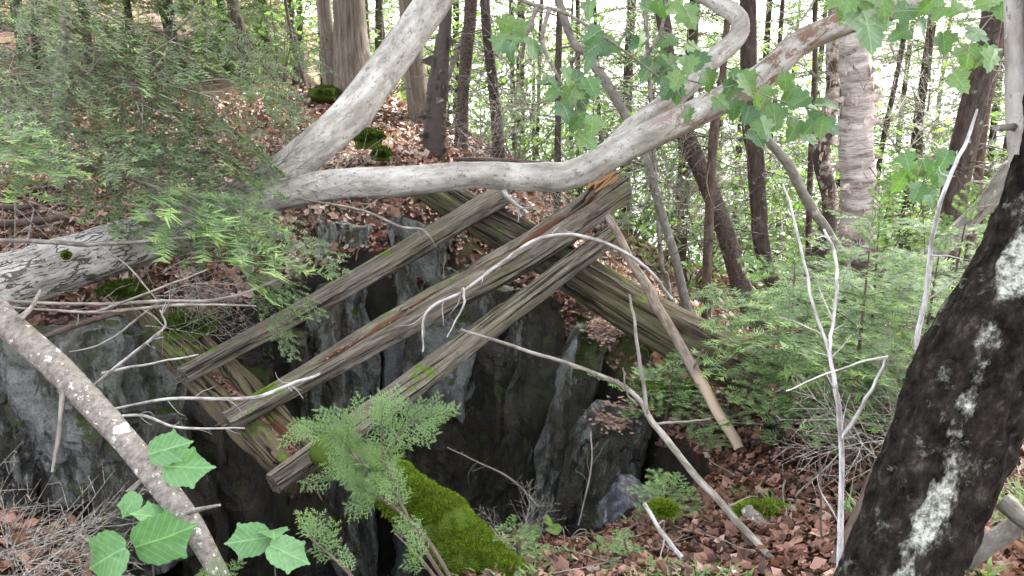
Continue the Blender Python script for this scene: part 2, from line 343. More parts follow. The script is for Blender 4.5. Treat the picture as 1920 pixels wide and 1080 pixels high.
M = dict(
    maple=mat_maple_bark(), darkl=mat_dark_lichen_bark(), pole=mat_grey_pole(), birch=mat_birch(),
    dark=mat_bark('dark_bark', (0.018, 0.013, 0.011), (0.10, 0.078, 0.066), 0.3, (0.17, 0.16, 0.14)),
    scaly=mat_bark('scaly_bark', (0.022, 0.014, 0.012), (0.15, 0.115, 0.10), 1.3, None, 40, 0.02),
    cedarb=mat_bark('cedar_bark', (0.045, 0.033, 0.025), (0.21, 0.175, 0.145), 0.07, (0.09, 0.085, 0.045), 32, 0.014),
    brown=mat_bark('brown_bark', (0.03, 0.02, 0.016), (0.145, 0.105, 0.085), 0.4),
    greyb=mat_bark('grey_bark', (0.085, 0.075, 0.065), (0.24, 0.22, 0.19), 0.5, (0.32, 0.31, 0.28)),
    beam=mat_timber('old_beam', (0.027, 0.022, 0.015), (0.088, 0.071, 0.047), (0.175, 0.143, 0.10), 0.57, 0.6),
    plank=mat_timber('old_plank', (0.032, 0.026, 0.021), (0.108, 0.09, 0.072), (0.225, 0.195, 0.165), 0.58, 0.45),
    sill=mat_timber('mossy_sill', (0.03, 0.022, 0.014), (0.095, 0.072, 0.044), (0.19, 0.147, 0.095), 0.54, 0.45),
    dmoss=mat_moss('dull_moss', .5), rock=mat_rock(), prock=mat_pale_rock(), ground=mat_ground(), litter=mat_litter(), moss=mat_moss(), water=mat_water(),
    hem=mat_needles('hemlock_needles', (0.055, 0.088, 0.045), (0.135, 0.195, 0.095), (0.25, 0.34, 0.14), 0.4),
    fir=mat_needles('fir_needles', (0.05, 0.09, 0.042), (0.15, 0.24, 0.095), (0.33, 0.47, 0.15), 0.42),
    far=mat_needles('far_needles', (0.04, 0.065, 0.03), (0.10, 0.15, 0.065), (0.17, 0.25, 0.08), 0.5),
    ced=mat_needles('cedar_scales', (0.055, 0.095, 0.04), (0.13, 0.205, 0.078), (0.24, 0.35, 0.13), 0.35),
    mapleleaf=mat_leaf('maple_leaf', (0.035, 0.095, 0.045), (0.13, 0.22, 0.06), 0.35, .6),
    broad=mat_leaf('broad_leaf', (0.10, 0.22, 0.085), (0.15, 0.29, 0.12), 0.35),
    shrub=mat_leaf('shrub_leaf', (0.09, 0.16, 0.05), (0.18, 0.27, 0.075), 0.5),
    grass=mat_leaf('ground_greenery', (0.09, 0.13, 0.045), (0.15, 0.19, 0.075), 0.35, .3, False),
    twig=mat_plain('twig', (0.10, 0.085, 0.07), (0.26, 0.235, 0.205)),
    dtwig=mat_plain('dark_twig', (0.045, 0.035, 0.028), (0.12, 0.098, 0.08)),
    pale=mat_plain('pale_stick', (0.16, 0.14, 0.125), (0.42, 0.395, 0.375)),
    white=mat_plain('white_stem', (0.20, 0.18, 0.17), (0.58, 0.56, 0.555)),
    stick=mat_plain('barkless_stick', (0.10, 0.075, 0.055), (0.22, 0.175, 0.14), tinted=(0.36, 0.27, 0.20)),
    raw=mat_plain('splintered_wood', (0.22, 0.11, 0.05), (0.45, 0.27, 0.15), 60, 0.1),
    curl=mat_plain('bark_curl', (0.26, 0.19, 0.16), (0.58, 0.52, 0.48), 20, 1.0),
)

# ------------------------------------------------------------------ terrain
PITP = np.array([(-3.3, 2.95), (-2.3, 2.75), (-1.55, 2.55), (-1.15, 1.75), (-0.45, 1.75), (-0.22, 2.45), (-0.05, 2.85), (0.35, 2.98), (0.60, 3.2), (0.86, 3.4),
                 (1.10, 3.75), (1.04, 4.15), (0.82, 4.6), (0.62, 5.0), (0.2, 5.25), (-0.1, 5.14), (-0.4, 5.36), (-1.0, 5.42), (-1.6, 4.95), (-2.0, 4.35),
                 (-2.7, 4.05), (-3.6, 3.9), (-4.0, 3.4)])
def pit_sd(x, y):
    """distance inside the pit outline (positive inside)"""
    p = np.stack([x, y], -1); d = np.full(len(x), 1e9); ins = np.zeros(len(x), bool)
    for a, b in zip(PITP, np.roll(PITP, -1, 0)):
        e = b - a; t = np.clip(((p - a) @ e) / (e @ e), 0, 1); d = np.minimum(d, np.linalg.norm(p - a - t[:, None] * e, axis=1))
        c = ((a[1] > y) != (b[1] > y)); xx = (b[0] - a[0]) * (y - a[1]) / (b[1] - a[1] + 1e-12) + a[0]; ins ^= c & (x < xx)
    return np.where(ins, d, -d)
def sst(a, b, x):
    t = np.clip((x - a) / (b - a), 0, 1); return t * t * (3 - 2 * t)
def farz(x, y):
    u = x / np.maximum(y, 3.0)
    fall = np.maximum(-0.30 * np.maximum(y - 6.5, 0), -11.0)
    rise = 0.105 * np.minimum(np.maximum(y, 0), 60) + 0.04 * np.clip(-x, 0, 60)
    wv = sst(-0.32, -0.02, u) * sst(4, 9, y); back = 0.03 * np.clip(-x, -30, 30)
    z = np.where(y > 4, fall * wv + rise * (1 - wv), back)
    return z
CP = [(250, 600, 4.35), (0, 660, 3.95), (-300, 640, 3.7), (300, 520, 4.75), (0, 400, 6.2), (-300, 380, 5.6), (0, 250, 8.2), (640, 400, 5.5), (480, 470, 5.2), (700, 275, 7.0), (640, 170, 9.2), (440, 150, 11),
      (300, 200, 9.5), (820, 295, 7.0), (930, 300, 8.0), (1045, 370, 8.0), (1100, 480, 7.0), (1200, 530, 7.5), (1330, 612, 6.2), (1440, 645, 6.0), (1350, 545, 9.0), (1620, 610, 6.5), (1800, 545, 8.0),
      (1500, 850, 3.45), (1300, 1000, 2.75), (1500, 1000, 2.55), (1900, 1000, 2.3), (1850, 720, 4.0), (1600, 720, 4.8), (1400, 755, 4.3), (900, 1045, 2.72), (1150, 1010, 2.9), (100, 1010, 2.5), (-100, 1080, 2.1),
      (880, 520, 5.6), (850, 440, 5.75), (1130, 610, 5.15), (1150, 770, 4.45), (2300, 700, 4.0), (2300, 1000, 2.6)]
cpw = [P(*c) for c in CP] + [np.array(c) for c in [(0, 0.6, 0), (2.5, 0.5, 0.1), (-2.5, 0.4, 0.3), (0, -3, 0), (-4, -3, 0.3), (4, -3, 0), (5, 1.5, 0.1), (-5, 1.5, 0.6), (-0.8, 1.2, 0.05)]]
for ang in np.linspace(0, 2 * np.pi, 24, endpoint=False):
    xx, yy = 14 * math.cos(ang), 4 + 14 * math.sin(ang); cpw.append(np.array([xx, yy, float(farz(np.array([xx]), np.array([yy]))[0])]))
cpw = np.array(cpw)
def _U(r2): return np.where(r2 > 1e-12, 0.5 * r2 * np.log(np.maximum(r2, 1e-12)), 0)
def _solve():
    n = len(cpw); d2 = ((cpw[:, None, :2] - cpw[None, :, :2]) ** 2).sum(-1)
    A = np.zeros((n + 3, n + 3)); A[:n, :n] = _U(d2) + np.eye(n) * 0.02; A[:n, n] = 1; A[:n, n + 1:] = cpw[:, :2]; A[n, :n] = 1; A[n + 1:, :n] = cpw[:, :2].T
    return np.linalg.solve(A, np.concatenate([cpw[:, 2], np.zeros(3)]))
TPS = _solve()
def ground_z(x, y, pit=True, rough=True):
    x = np.atleast_1d(np.asarray(x, float)); y = np.atleast_1d(np.asarray(y, float)); n = len(cpw); out = np.zeros(len(x))
    for s in range(0, len(x), 20000):
        xs, ys = x[s:s + 20000], y[s:s + 20000]
        r2 = (xs[:, None] - cpw[None, :, 0]) ** 2 + (ys[:, None] - cpw[None, :, 1]) ** 2
        near = _U(r2) @ TPS[:n] + TPS[n] + xs * TPS[n + 1] + ys * TPS[n + 2]
        wf = sst(9, 14, np.hypot(xs, ys - 4)); z = near * (1 - wf) + farz(xs, ys) * wf
        if rough: z = z + 0.035 * fbm(np.stack([xs * 2.2, ys * 2.2, xs * 0], -1), 3, 4) + 0.25 * wf * fbm(np.stack([xs * .12, ys * .12, xs * 0], -1), 5, 3)
        if pit:
            s_ = pit_sd(xs, ys) + 0.05 * fbm(np.stack([xs * 3, ys * 3, xs * 0], -1), 9, 3)
            z = z - 3.6 * sst(0.0, 0.24, s_) - 0.10 * sst(-0.35, 0.0, s_) * (ys > 3.2)
        out[s:s + 20000] = z
    return out
def gz(x, y, pit=False): return float(ground_z(x, y, pit)[0])
def axis(dense_lo, dense_hi, step, far):
    a = list(np.arange(dense_lo, dense_hi, step)); s = step
    hi = [dense_hi]
    while hi[-1] < far: s *= 1.22; hi.append(hi[-1] + s)
    s = step; lo = [dense_lo]
    while lo[-1] > -far: s *= 1.22; lo.append(lo[-1] - s)
    return np.array(lo[:0:-1] + a + hi)
gx, gy = axis(-4.6, 4.2, 0.045, 1800), axis(1.2, 9.5, 0.045, 1800)
X, Y_ = np.meshgrid(gx, gy); mb = MB(); nx, ny = len(gx), len(gy)
ii = (np.arange(ny - 1)[:, None] * nx + np.arange(nx - 1)[None]).ravel()
mb.add(np.stack([X.ravel(), Y_.ravel(), ground_z(X.ravel(), Y_.ravel())], -1), np.stack([ii, ii + 1, ii + nx + 1, ii + nx], -1))
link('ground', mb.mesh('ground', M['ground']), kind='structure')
mb = MB(); mb.add([(-1500, 24, -9.2), (1500, 24, -9.2), (1500, 1700, -9.2), (-1500, 1700, -9.2)], [(0, 1, 2, 3)])
link('lake', mb.mesh('lake', M['water']), kind='structure')

# ------------------------------------------------------------------ rocks of the pit
def rock_mesh(mb, size, Mx, seed, n=(12, 12, 20), cuts=6, amp=0.07, tint=0.5):
    rng = np.random.default_rng(seed); sx, sy, sz = size; base = mb.n
    planes = []
    for _ in range(cuts):
        d = rng.normal(0, 1, 3); d[2] *= 0.5; d /= np.linalg.norm(d)
        planes.append((d, (abs(d[0]) * sx + abs(d[1]) * sy + abs(d[2]) * sz) / 2 * rng.uniform(0.62, 0.86)))
    for ax in range(3):
        u, v = [(1, 2), (2, 0), (0, 1)][ax]
        for sg in (-1, 1):
            nu, nv = n[u], n[v]; U, W = np.meshgrid(np.linspace(-.5, .5, nu + 1), np.linspace(-.5, .5, nv + 1))
            p = np.zeros((U.size, 3)); p[:, u] = U.ravel() * size[u]; p[:, v] = W.ravel() * size[v]; p[:, ax] = sg * .5 * size[ax]
            for d, o in planes:
                e = p @ d - o; p = p - np.maximum(e, 0)[:, None] * d
            s3 = p * np.array([3.2, 3.2, 1.5]) + seed * 3.7
            disp = np.stack([fbm(s3, seed, 6, .6), fbm(s3 + 31, seed + 1, 6, .6), fbm(s3 + 57, seed + 2, 5)], -1)
            strat = np.round(fbm(p * np.array([3.5, 3.5, 1.4]) + seed, seed + 7, 3) * 3) / 3
            st2 = np.round(fbm(p * np.array([7, 7, 2.6]) + seed * 1.7, seed + 11, 2) * 3) / 3
            p = p + disp * amp * .7 + strat[:, None] * np.array([0.3, 1.0, 0.12]) * amp * 1.0 + st2[:, None] * np.array([0.2, 1.0, 0.1]) * amp * .4
            k = (np.arange(nv)[:, None] * (nu + 1) + np.arange(nu)[None]).ravel()
            q = np.stack([k, k + 1, k + nu + 2, k + nu + 1], -1)
            if sg < 0: q = q[:, ::-1]
            pw = (np.array(Mx.to_3x3()) @ p.T).T + np.array(Mx.translation); mb.add(pw, q, tint=tint)
def rock_wall(label, blocks, pale, cat='rock wall'):
    b0 = P((blocks[0][0] + blocks[0][1]) / 2, blocks[0][2], blocks[0][3]); root = empty('rock_wall', b0, label, cat)
    for k, (x0, x1, ytop, Yd, H, lean, yaw, sd_) in enumerate(blocks):
        top = P((x0 + x1) / 2, ytop, Yd); wd = (x1 - x0) * depth(top) / FOC; dp = max(0.45, wd * 0.9)
        Mx = Matrix.Translation(Vector(top) + Vector((0, dp * 0.42 + .09 * math.sin(k * 2.3), 0))) @ Matrix.Rotation(R(yaw), 4, 'Z') @ Matrix.Rotation(R(lean), 4, 'Y') @ Matrix.Rotation(R(-4), 4, 'X') @ Matrix.Translation((0, 0, -H / 2))
        m_ = MB(); rock_mesh(m_, (wd * 1.04, dp, H), Mx, sd_, tint=pale[k % len(pale)], n=(max(8, int(wd / .022)), 18, max(10, int(H / .03))), amp=min(0.10, 0.045 + wd * 0.13))
        part('rock_slab', m_, M['rock'], root, smooth=False)
    return root
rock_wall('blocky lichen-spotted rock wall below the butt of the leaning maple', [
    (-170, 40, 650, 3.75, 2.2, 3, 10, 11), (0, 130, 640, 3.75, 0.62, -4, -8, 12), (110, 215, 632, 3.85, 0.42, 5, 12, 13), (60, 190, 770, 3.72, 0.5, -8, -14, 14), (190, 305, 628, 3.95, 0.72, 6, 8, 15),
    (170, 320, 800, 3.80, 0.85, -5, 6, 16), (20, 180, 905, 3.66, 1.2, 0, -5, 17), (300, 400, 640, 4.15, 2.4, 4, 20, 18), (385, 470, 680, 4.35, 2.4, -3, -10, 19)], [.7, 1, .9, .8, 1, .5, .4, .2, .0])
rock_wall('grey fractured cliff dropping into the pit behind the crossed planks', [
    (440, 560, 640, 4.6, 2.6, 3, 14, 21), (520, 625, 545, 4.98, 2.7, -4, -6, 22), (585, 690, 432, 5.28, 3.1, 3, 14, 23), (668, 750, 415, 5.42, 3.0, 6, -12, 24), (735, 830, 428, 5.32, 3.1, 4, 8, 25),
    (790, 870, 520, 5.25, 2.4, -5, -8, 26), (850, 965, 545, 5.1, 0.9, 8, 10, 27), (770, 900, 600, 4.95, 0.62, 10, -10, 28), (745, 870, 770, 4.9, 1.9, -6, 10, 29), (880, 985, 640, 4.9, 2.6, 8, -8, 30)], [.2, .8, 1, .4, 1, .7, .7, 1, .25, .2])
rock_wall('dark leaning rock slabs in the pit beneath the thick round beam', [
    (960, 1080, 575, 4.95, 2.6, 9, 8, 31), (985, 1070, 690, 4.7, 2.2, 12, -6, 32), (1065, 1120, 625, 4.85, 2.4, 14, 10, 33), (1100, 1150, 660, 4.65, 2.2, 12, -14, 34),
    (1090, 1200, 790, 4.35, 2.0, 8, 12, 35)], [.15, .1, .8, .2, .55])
m_ = MB(); rp = P(1182, 955, 3.22)
rock_mesh(m_, (0.25, 0.2, 0.14), Matrix.Translation(Vector(rp)) @ Matrix.Rotation(R(35), 4, 'Y') @ Matrix.Rotation(R(20), 4, 'Z'), 41, (12, 12, 12), 7, 0.05)
o = link('boulder', m_.mesh('boulder', M['prock']), None, 'small wet blue-grey boulder at the right lip of the pit', 'rock')

# ------------------------------------------------------------------ timbers
def wood_prof(seed, amp=0.05, groove=None, flat=None, gamp=0.06):
    def f(a, s, bk):
        ca = np.stack([np.cos(a) * 2.2, np.sin(a) * 2.2, s * 3.0], -1)
        r = 1 + amp * fbm(ca, seed, 3)
        gr = vnoise(np.stack([np.cos(a) * 7, np.sin(a) * 7, s * 2.5], -1), seed + 5)
        r = r - gamp * np.clip(1 - np.abs(gr) * 4, 0, 1)                     # long checks in the wood
        rg_ = np.random.default_rng(seed + 40)
        for a0 in rg_.uniform(0, 6.283, 6):                                   # hewn and weathered flats
            c_ = np.cos(a - a0 - .25 * np.sin(s * 5 + a0)); r = np.where(c_ > .3, np.minimum(r, rg_.uniform(.74, .93) / np.maximum(c_, .3)), r)
        r = r + .05 * fbm(np.stack([np.cos(a) * 5, np.sin(a) * 5, s * 16], -1), seed + 9, 5)
        ch = fbm(np.stack([np.cos(a) * 3.5, np.sin(a) * 3.5, s * 7], -1), seed + 19, 3); r = r - .16 * sst(.42, .5, ch)     # slabs broken off
        if flat is not None: r = np.minimum(r, flat / np.maximum(np.cos(a), 0.2) * np.where(np.cos(a) > 0, 1, 9))
        if groove is not None:
            a0, wd, dp, s0, s1 = groove; da = np.angle(np.exp(1j * (a - a0 - 0.18 * np.sin(s * 9 + seed)))) / wd
            r = r - dp * np.exp(-da ** 4) * sst(s0, s0 + .06, s) * (1 - sst(s1 - .06, s1, s)) * (0.8 + 0.25 * vnoise(np.stack([s * 30, a * 2, a * 0], -1), seed))
        return np.maximum(r, 0.12)
    return f
def timber(name, label, cat, pts, wpx, mat, prof, n=150, sides=64, groove=None, splinter=True):
    W = [P(*p) for p in pts]; root = empty(name, W[0], label, cat); m_ = MB()
    tube(m_, W, [rad(a, p) for a, p in zip(wpx, W)], sides, n, prof)
    if groove:
        bkv = np.concatenate(m_.bk)[:n * sides]; a = np.tile(np.arange(sides) / sides * 2 * np.pi, n); s = np.repeat(np.linspace(0, 1, n), sides)
        da = np.angle(np.exp(1j * (a - groove[0] - 0.18 * np.sin(s * 9 + groove[5])))) / groove[1]
        tt = np.exp(-(da * 1.15) ** 4) * sst(groove[3], groove[3] + .05, s) * (1 - sst(groove[4] - .05, groove[4], s)); m_.tint[0] = tt
    part('log' if 'beam' in name else 'plank_body', m_, mat, root)
    # broken fibres at both ends
    C = spline(W, 40)
    for e, d in ((C[0], C[0] - C[2]), (C[-1], C[-1] - C[-3])) if splinter else ():
        d = d / np.linalg.norm(d); r = rad(wpx[0] if e is C[0] else wpx[-1], e); m_ = MB()
        for _ in range(12):
            o_ = RNG.normal(0, r * .36, 3); p0 = e + o_ - d * 0.08; L = RNG.uniform(.01, .07) * (r / .1)
            tube(m_, [p0, p0 + d * L * .6 + RNG.normal(0, .006, 3), p0 + d * (L + .05) + RNG.normal(0, .012, 3)], [r * .16, r * .11, .002], 5)
        part('broken_end', m_, mat, root)
    return root, W
BEAM = [(800, 345, 5.75), (900, 408, 5.45), (1040, 487, 5.15), (1200, 585, 4.8), (1330, 655, 4.52), (1440, 705, 4.3)]
timber('round_beam', 'thick weathered round beam lying across the back of the pit', 'beam', BEAM, [66, 72, 84, 98, 108, 92], M['beam'], wood_prof(3, .07, (1.0, .16, .3, .05, .9), None, .10))
SILL = [(262, 575, 4.45), (330, 640, 4.12), (430, 735, 3.75), (520, 825, 3.45), (575, 885, 3.28)]
gs = (0.25, .42, .55, .42, 1.1, 4)
sroot, SW = timber('sill_beam', 'split moss-topped beam with a leaf-filled groove on the left lip', 'beam', SILL, [84, 96, 112, 118, 112], M['sill'], wood_prof(4, .06, gs[:5], None, .07), groove=gs)
PL1 = [(342, 704, 3.58), (640, 540, 4.38), (938, 366, 5.42)]
timber('plank', 'broad flat-topped grey plank, topmost across the pit, bare of grooves', 'plank', PL1, [38, 46, 48], M['plank'], wood_prof(5, .08, None, .62, .06))
PL2 = [(425, 792, 3.38), (780, 588, 4.15), (1000, 462, 4.85), (1160, 352, 5.45)]
g2 = (0.1, .40, .55, .12, .93, 6)
timber('plank', 'long hollowed plank with a rusty rotten groove along its top', 'plank', PL2, [44, 66, 70, 66], M['plank'], wood_prof(6, .06, g2[:5], None, .07), groove=g2, n=200)
PL3 = [(512, 908, 3.02), (740, 748, 3.55), (950, 588, 4.3), (1150, 437, 5.05)]
timber('plank', 'narrow round plank with knots, lowest of three across the pit', 'plank', PL3, [46, 56, 48, 40], M['plank'], wood_prof(7, .08, None, None, .09))
# raw splinter under the maple stem
spl = MB(); e = P(1128, 340, 5.3)
for _ in range(10):
    p0 = e + RNG.normal(0, .025, 3); d = np.array([.42, .1, .32]) + RNG.normal(0, .05, 3); tube(spl, [p0 - d * .12, p0 + d * .1, p0 + d * .22], [.014, .011, .002], 4)
o = link('splintered_stub', spl.mesh('splintered_stub', M['raw']), None, 'fresh orange splinters at the top end of the hollowed plank', 'splinter')

# mossy log on the near lip
MW = [P(600, 840, 3.10), P(720, 905, 2.92), P(830, 985, 2.75), P(960, 1120, 2.45)]
root = empty('mossy_log', MW[0], 'short rotten log capped with bright green moss on the near lip', 'log')
def mossprof(a, s, bk): return 1 + .16 * fbm(bk * 7, 71, 4) + .05 * fbm(bk * 30, 72, 3)
m_ = MB(); tube(m_, MW, [.065, .098, .112, .10], 48, 70, mossprof); mv = m_.v[0].copy()
part('log', m_, M['dmoss'], root)
def moss_tuft(m_, pts, nrm, n_per=1, L=0.014, wd=0.0035):
    k = len(pts); d = nrm + RNG.normal(0, .55, (k, 3)); d /= np.linalg.norm(d, axis=1)[:, None]
    s_ = np.cross(d, RNG.normal(0, 1, (k, 3))); s_ /= np.linalg.norm(s_, axis=1)[:, None]
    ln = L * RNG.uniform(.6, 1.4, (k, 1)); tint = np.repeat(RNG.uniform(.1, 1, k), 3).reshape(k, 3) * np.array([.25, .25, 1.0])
    V = np.stack([pts - s_ * wd - nrm * .003, pts + s_ * wd - nrm * .003, pts + d * ln], 1).reshape(-1, 3)
    m_.add(V, None, np.arange(3 * k).reshape(-1, 3), tint=tint.ravel())
C = spline(MW, 200); _, Nn, Bb = frames(C); m_ = MB(); k = 34000
i = RNG.integers(40, 200, k); a = RNG.normal(0.1, .85, k); bkp = np.stack([np.cos(a), np.sin(a), i / 200 * .9], -1)
rr = np.interp(i / 199, [0, .33, .66, 1], [.065, .098, .112, .10]); bkw = np.stack([np.cos(a) * rr, np.sin(a) * rr, i / 199 * np.linalg.norm(np.diff(C, axis=0), axis=1).sum()], -1)
rr = rr * (1 + .16 * fbm(bkw * 7, 71, 4) + .05 * fbm(bkw * 30, 72, 3)); nr = np.cos(a)[:, None] * Nn[i] + np.sin(a)[:, None] * Bb[i]
keep = fbm(bkw * 9, 75, 3) > -.95
moss_tuft(m_, (C[i] + nr * rr[:, None])[keep], nr[keep]); part('moss', m_, M['moss'], root, kind='stuff')

# ------------------------------------------------------------------ leaning maple over the pit
root = empty('leaning_maple', P(-140, 600, 3.85), 'pale grey maple lying over the pit with stems forking right and upward', 'tree')
def bark_prof(seed, amp, fine):
    def f(a, s, bk):
        rg_ = np.random.default_rng(seed + 11); lump = 0
        for _ in range(9 if amp < .1 and fine < .05 else 0):               # old branch scars and swellings
            a0, s0 = rg_.uniform(0, 6.283), rg_.uniform(.05, .97); lump = lump + rg_.uniform(.05, .14) * np.exp(-(np.angle(np.exp(1j * (a - a0))) / .45) ** 2 - ((s - s0) / .012) ** 2)
        c = np.stack([np.cos(a) * 2.4, np.sin(a) * 2.4, s * 6], -1); q = bk * np.array([38, 38, 7.0])
        return 1 + amp * fbm(c, seed, 3) + fine * fbm(q, seed + 3, 3) + lump
    return f
A = [P(-220, 640, 3.7), P(-60, 556, 3.95), P(80, 508, 4.1), P(250, 455, 4.3), P(400, 402, 4.5), P(500, 352, 4.72), P(560, 300, 4.9)]
m_ = MB(); tube(m_, A, [rad(w_, p) for w_, p in zip([124, 114, 102, 92, 84, 74, 66], A)], 64, 240, bark_prof(51, .04, .045), tint=np.array([1, 1, 1, .95, .8, .4, .3])); part('trunk', m_, M['maple'], root)
B = [P(470, 372, 4.66), P(560, 300, 4.9), P(650, 222, 5.15), P(715, 138, 5.4), P(775, 58, 5.7), P(835, -30, 6.0), P(900, -150, 6.4)]
m_ = MB(); tube(m_, B, [rad(w_, p) for w_, p in zip([66, 68, 70, 66, 64, 62, 60], B)], 56, 200, bark_prof(52, .05, .02), tint=np.array([.45, .35, .3, .3, .25, .2])); part('stem', m_, M['maple'], root)
CC = [P(400, 405, 4.48), P(500, 372, 4.62), P(620, 348, 4.74), P(760, 340, 4.85), P(880, 328, 4.92), P(1000, 332, 4.98), P(1075, 326, 5.0), P(1180, 272, 5.0), P(1300, 214, 4.98), P(1420, 150, 4.92), P(1500, 82, 4.88), P(1590, 42, 4.86), P(1690, 10, 4.84), P(1800, -60, 4.8)]
m_ = MB(); tube(m_, CC, [rad(w_, p) for w_, p in zip([50, 58, 60, 58, 50, 53, 54, 54, 54, 52, 46, 44, 42, 40], CC)], 48, 300, bark_prof(53, .06, .015), tint=np.array([.6, .45, .35, .3, .25, .25, .2, .08, .02, 0, .0, 0, 0])); part('stem', m_, M['maple'], root)
D = [P(1110, 318, 5.02), P(1180, 250, 5.12), P(1255, 190, 5.2), P(1330, 118, 5.3), P(1380, 72, 5.35), P(1385, 35, 5.4), P(1345, 6, 5.45), P(1280, -30, 5.5)]
m_ = MB(); tube(m_, D, [rad(w_, p) for w_, p in zip([40, 44, 42, 38, 36, 34, 32, 30], D)], 32, 160, bark_prof(54, .06, .02), tint=np.array([.2, .1, .1, .2, .3])); part('stem', m_, M['maple'], root)
m_ = MB(); p = P(124, 478, 3.98); dirs = RNG.normal(0, 1, (900, 3)); dirs /= np.linalg.norm(dirs, axis=1)[:, None]; moss_tuft(m_, p + dirs * .018, dirs, L=.012); part('moss_tuft', m_, M['moss'], root, kind='stuff')

# ------------------------------------------------------------------ near trunks
root = empty('leaning_tree', P(1690, 1240, 1.55), 'black lichen-streaked trunk leaning out of the right edge', 'tree')
F = [P(1620, 1240, 1.55), P(1672, 1100, 1.62), P(1754, 900, 1.72), P(1836, 700, 1.82), P(1935, 500, 1.92), P(1990, 330, 2.0), P(2012, 150, 2.05), P(2022, -100, 2.1)]
def fprof(a, s, bk): return 1 + .05 * fbm(np.stack([np.cos(a) * 2, np.sin(a) * 2, s * 6], -1), 61, 3) + .045 * fbm(bk * np.array([30, 30, 16]), 62, 5) - .06 * np.clip(1 - 3.2 * np.abs(vnoise(bk * np.array([24, 24, 9.0]), 64)), 0, 1)
m_ = MB(); fr = [rad(w_, p) for w_, p in zip([190, 192, 204, 206, 196, 176, 160, 145], F)]; tube(m_, F, fr, 160, 420, fprof)
a = np.tile(np.arange(160) / 160 * 2 * np.pi, 420); s = np.repeat(np.linspace(0, 1, 420), 160)
da = np.angle(np.exp(1j * (a + 0.75 - .25 * np.sin(s * 7)))); m_.tint[0] = np.exp(-(da / .34) ** 2) * .72 * (1 - .6 * sst(.6, .85, s)) + .28 * np.exp(-(np.angle(np.exp(1j * (a - .75))) / .3) ** 2)
m_.tint[0] = m_.tint[0] * (.98 + .42 * fbm(np.stack([s * 13, a, a * 0], -1), 66, 3)); part('trunk', m_, M['darkl'], root)
ST = [P(1960, 420, 2.0), P(1925, 300, 2.05), P(1910, 200, 2.1), P(1906, 100, 2.15), P(1898, -60, 2.2)]
m_ = MB(); tube(m_, ST, [rad(w_, p) for w_, p in zip([80, 60, 44, 38, 34], ST)], 24, 60, bark_prof(63, .05, .02), tint=np.full(4, .25)); part('stem', m_, M['maple'], root)
for q in ([(1900, 690, 1.8), (1880, 940, 1.75), (1925, 975, 1.7), (1990, 1010, 1.65)][1:], [(1868, 240, 1.98), (1900, 238, 2.06), (1935, 236, 2.14)], [(1785, 1065, 2.1), (1840, 1030, 2.0), (1905, 985, 1.95), (1960, 930, 1.9)]):
    W = [P(*p) for p in q]; m_ = MB(); tube(m_, W, [rad(w_, W[0]) for w_ in ((12, 14, 16) if q[0][1] < 300 else (36, 34, 30))], 12, 24, bark_prof(64, .1, .03)); part('limb', m_, M['greyb'], root)

E_ = [P(-120, 470, 2.75), P(-10, 585, 2.65), P(110, 692, 2.55), P(220, 810, 2.45), P(330, 945, 2.33), P(372, 1005, 2.27), P(430, 1110, 2.18)]
root = empty('leaning_sapling', E_[-1], 'slim speckled grey trunk leaning across the left rock wall', 'tree')
m_ = MB(); tube(m_, E_, [rad(w_, p) for w_, p in zip([54, 52, 50, 48, 45, 40, 30], E_)], 36, 160, bark_prof(66, .06, .03)); part('trunk', m_, M['pole'], root)
for q in ([(35, 600, 2.58), (60, 575, 2.7), (75, 545, 2.85)], [(345, 962, 2.3), (375, 955, 2.26), (412, 947, 2.2)], [(120, 720, 2.5), (112, 800, 2.45), (98, 885, 2.4)], [(240, 925, 2.35), (290, 880, 2.42), (325, 860, 2.45)]):
    W = [P(*p) for p in q]; m_ = MB(); tube(m_, W, [rad(13, W[0]), rad(9, W[0]), rad(5, W[0])], 7, 14); part('twig', m_, M['twig'], root)

# ------------------------------------------------------------------ foliage meshes (shared by many boughs)
def add_needles(m_, twigs, dens, L, wd, flat=0.35, lime=0.0, rng=RNG, m=0, ang=(0.9, 1.25)):
    """twigs: (start, end, normal, young) ; each needle one slim triangle, two-ranked along its twig"""
    for S, E, Nn, yg in twigs:
        ax = E - S; ln = np.linalg.norm(ax)
        if ln < 1e-6: continue
        k = max(4, int(ln * dens)); ax = ax / ln; t = (np.arange(k) + rng.uniform(0, 1, k)) / k; side = np.where(np.arange(k) % 2, 1.0, -1.0)
        pr = np.cross(Nn, ax); pr /= np.linalg.norm(pr) + 1e-9
        th = rng.uniform(ang[0], ang[1], k)[:, None]
        d = side[:, None] * pr * np.sin(th) + ax * np.cos(th) + Nn * rng.normal(0.1, flat, k)[:, None]; d /= np.linalg.norm(d, axis=1)[:, None]
        pos = S + ax * (t * ln)[:, None]; le = (L * rng.uniform(.7, 1.15, k) * (1 - .45 * np.maximum(t - .8, 0) / .2))[:, None]
        V = np.stack([pos - ax * wd, pos + ax * wd, pos + d * le], 1).reshape(-1, 3)
        ti = np.clip(rng.uniform(.15, .6, k) + yg * (0.2 + 0.55 * t), 0, 1)
        m_.add(V, None, np.arange(3 * k).reshape(-1, 3), m=m, tint=np.repeat(ti, 3))
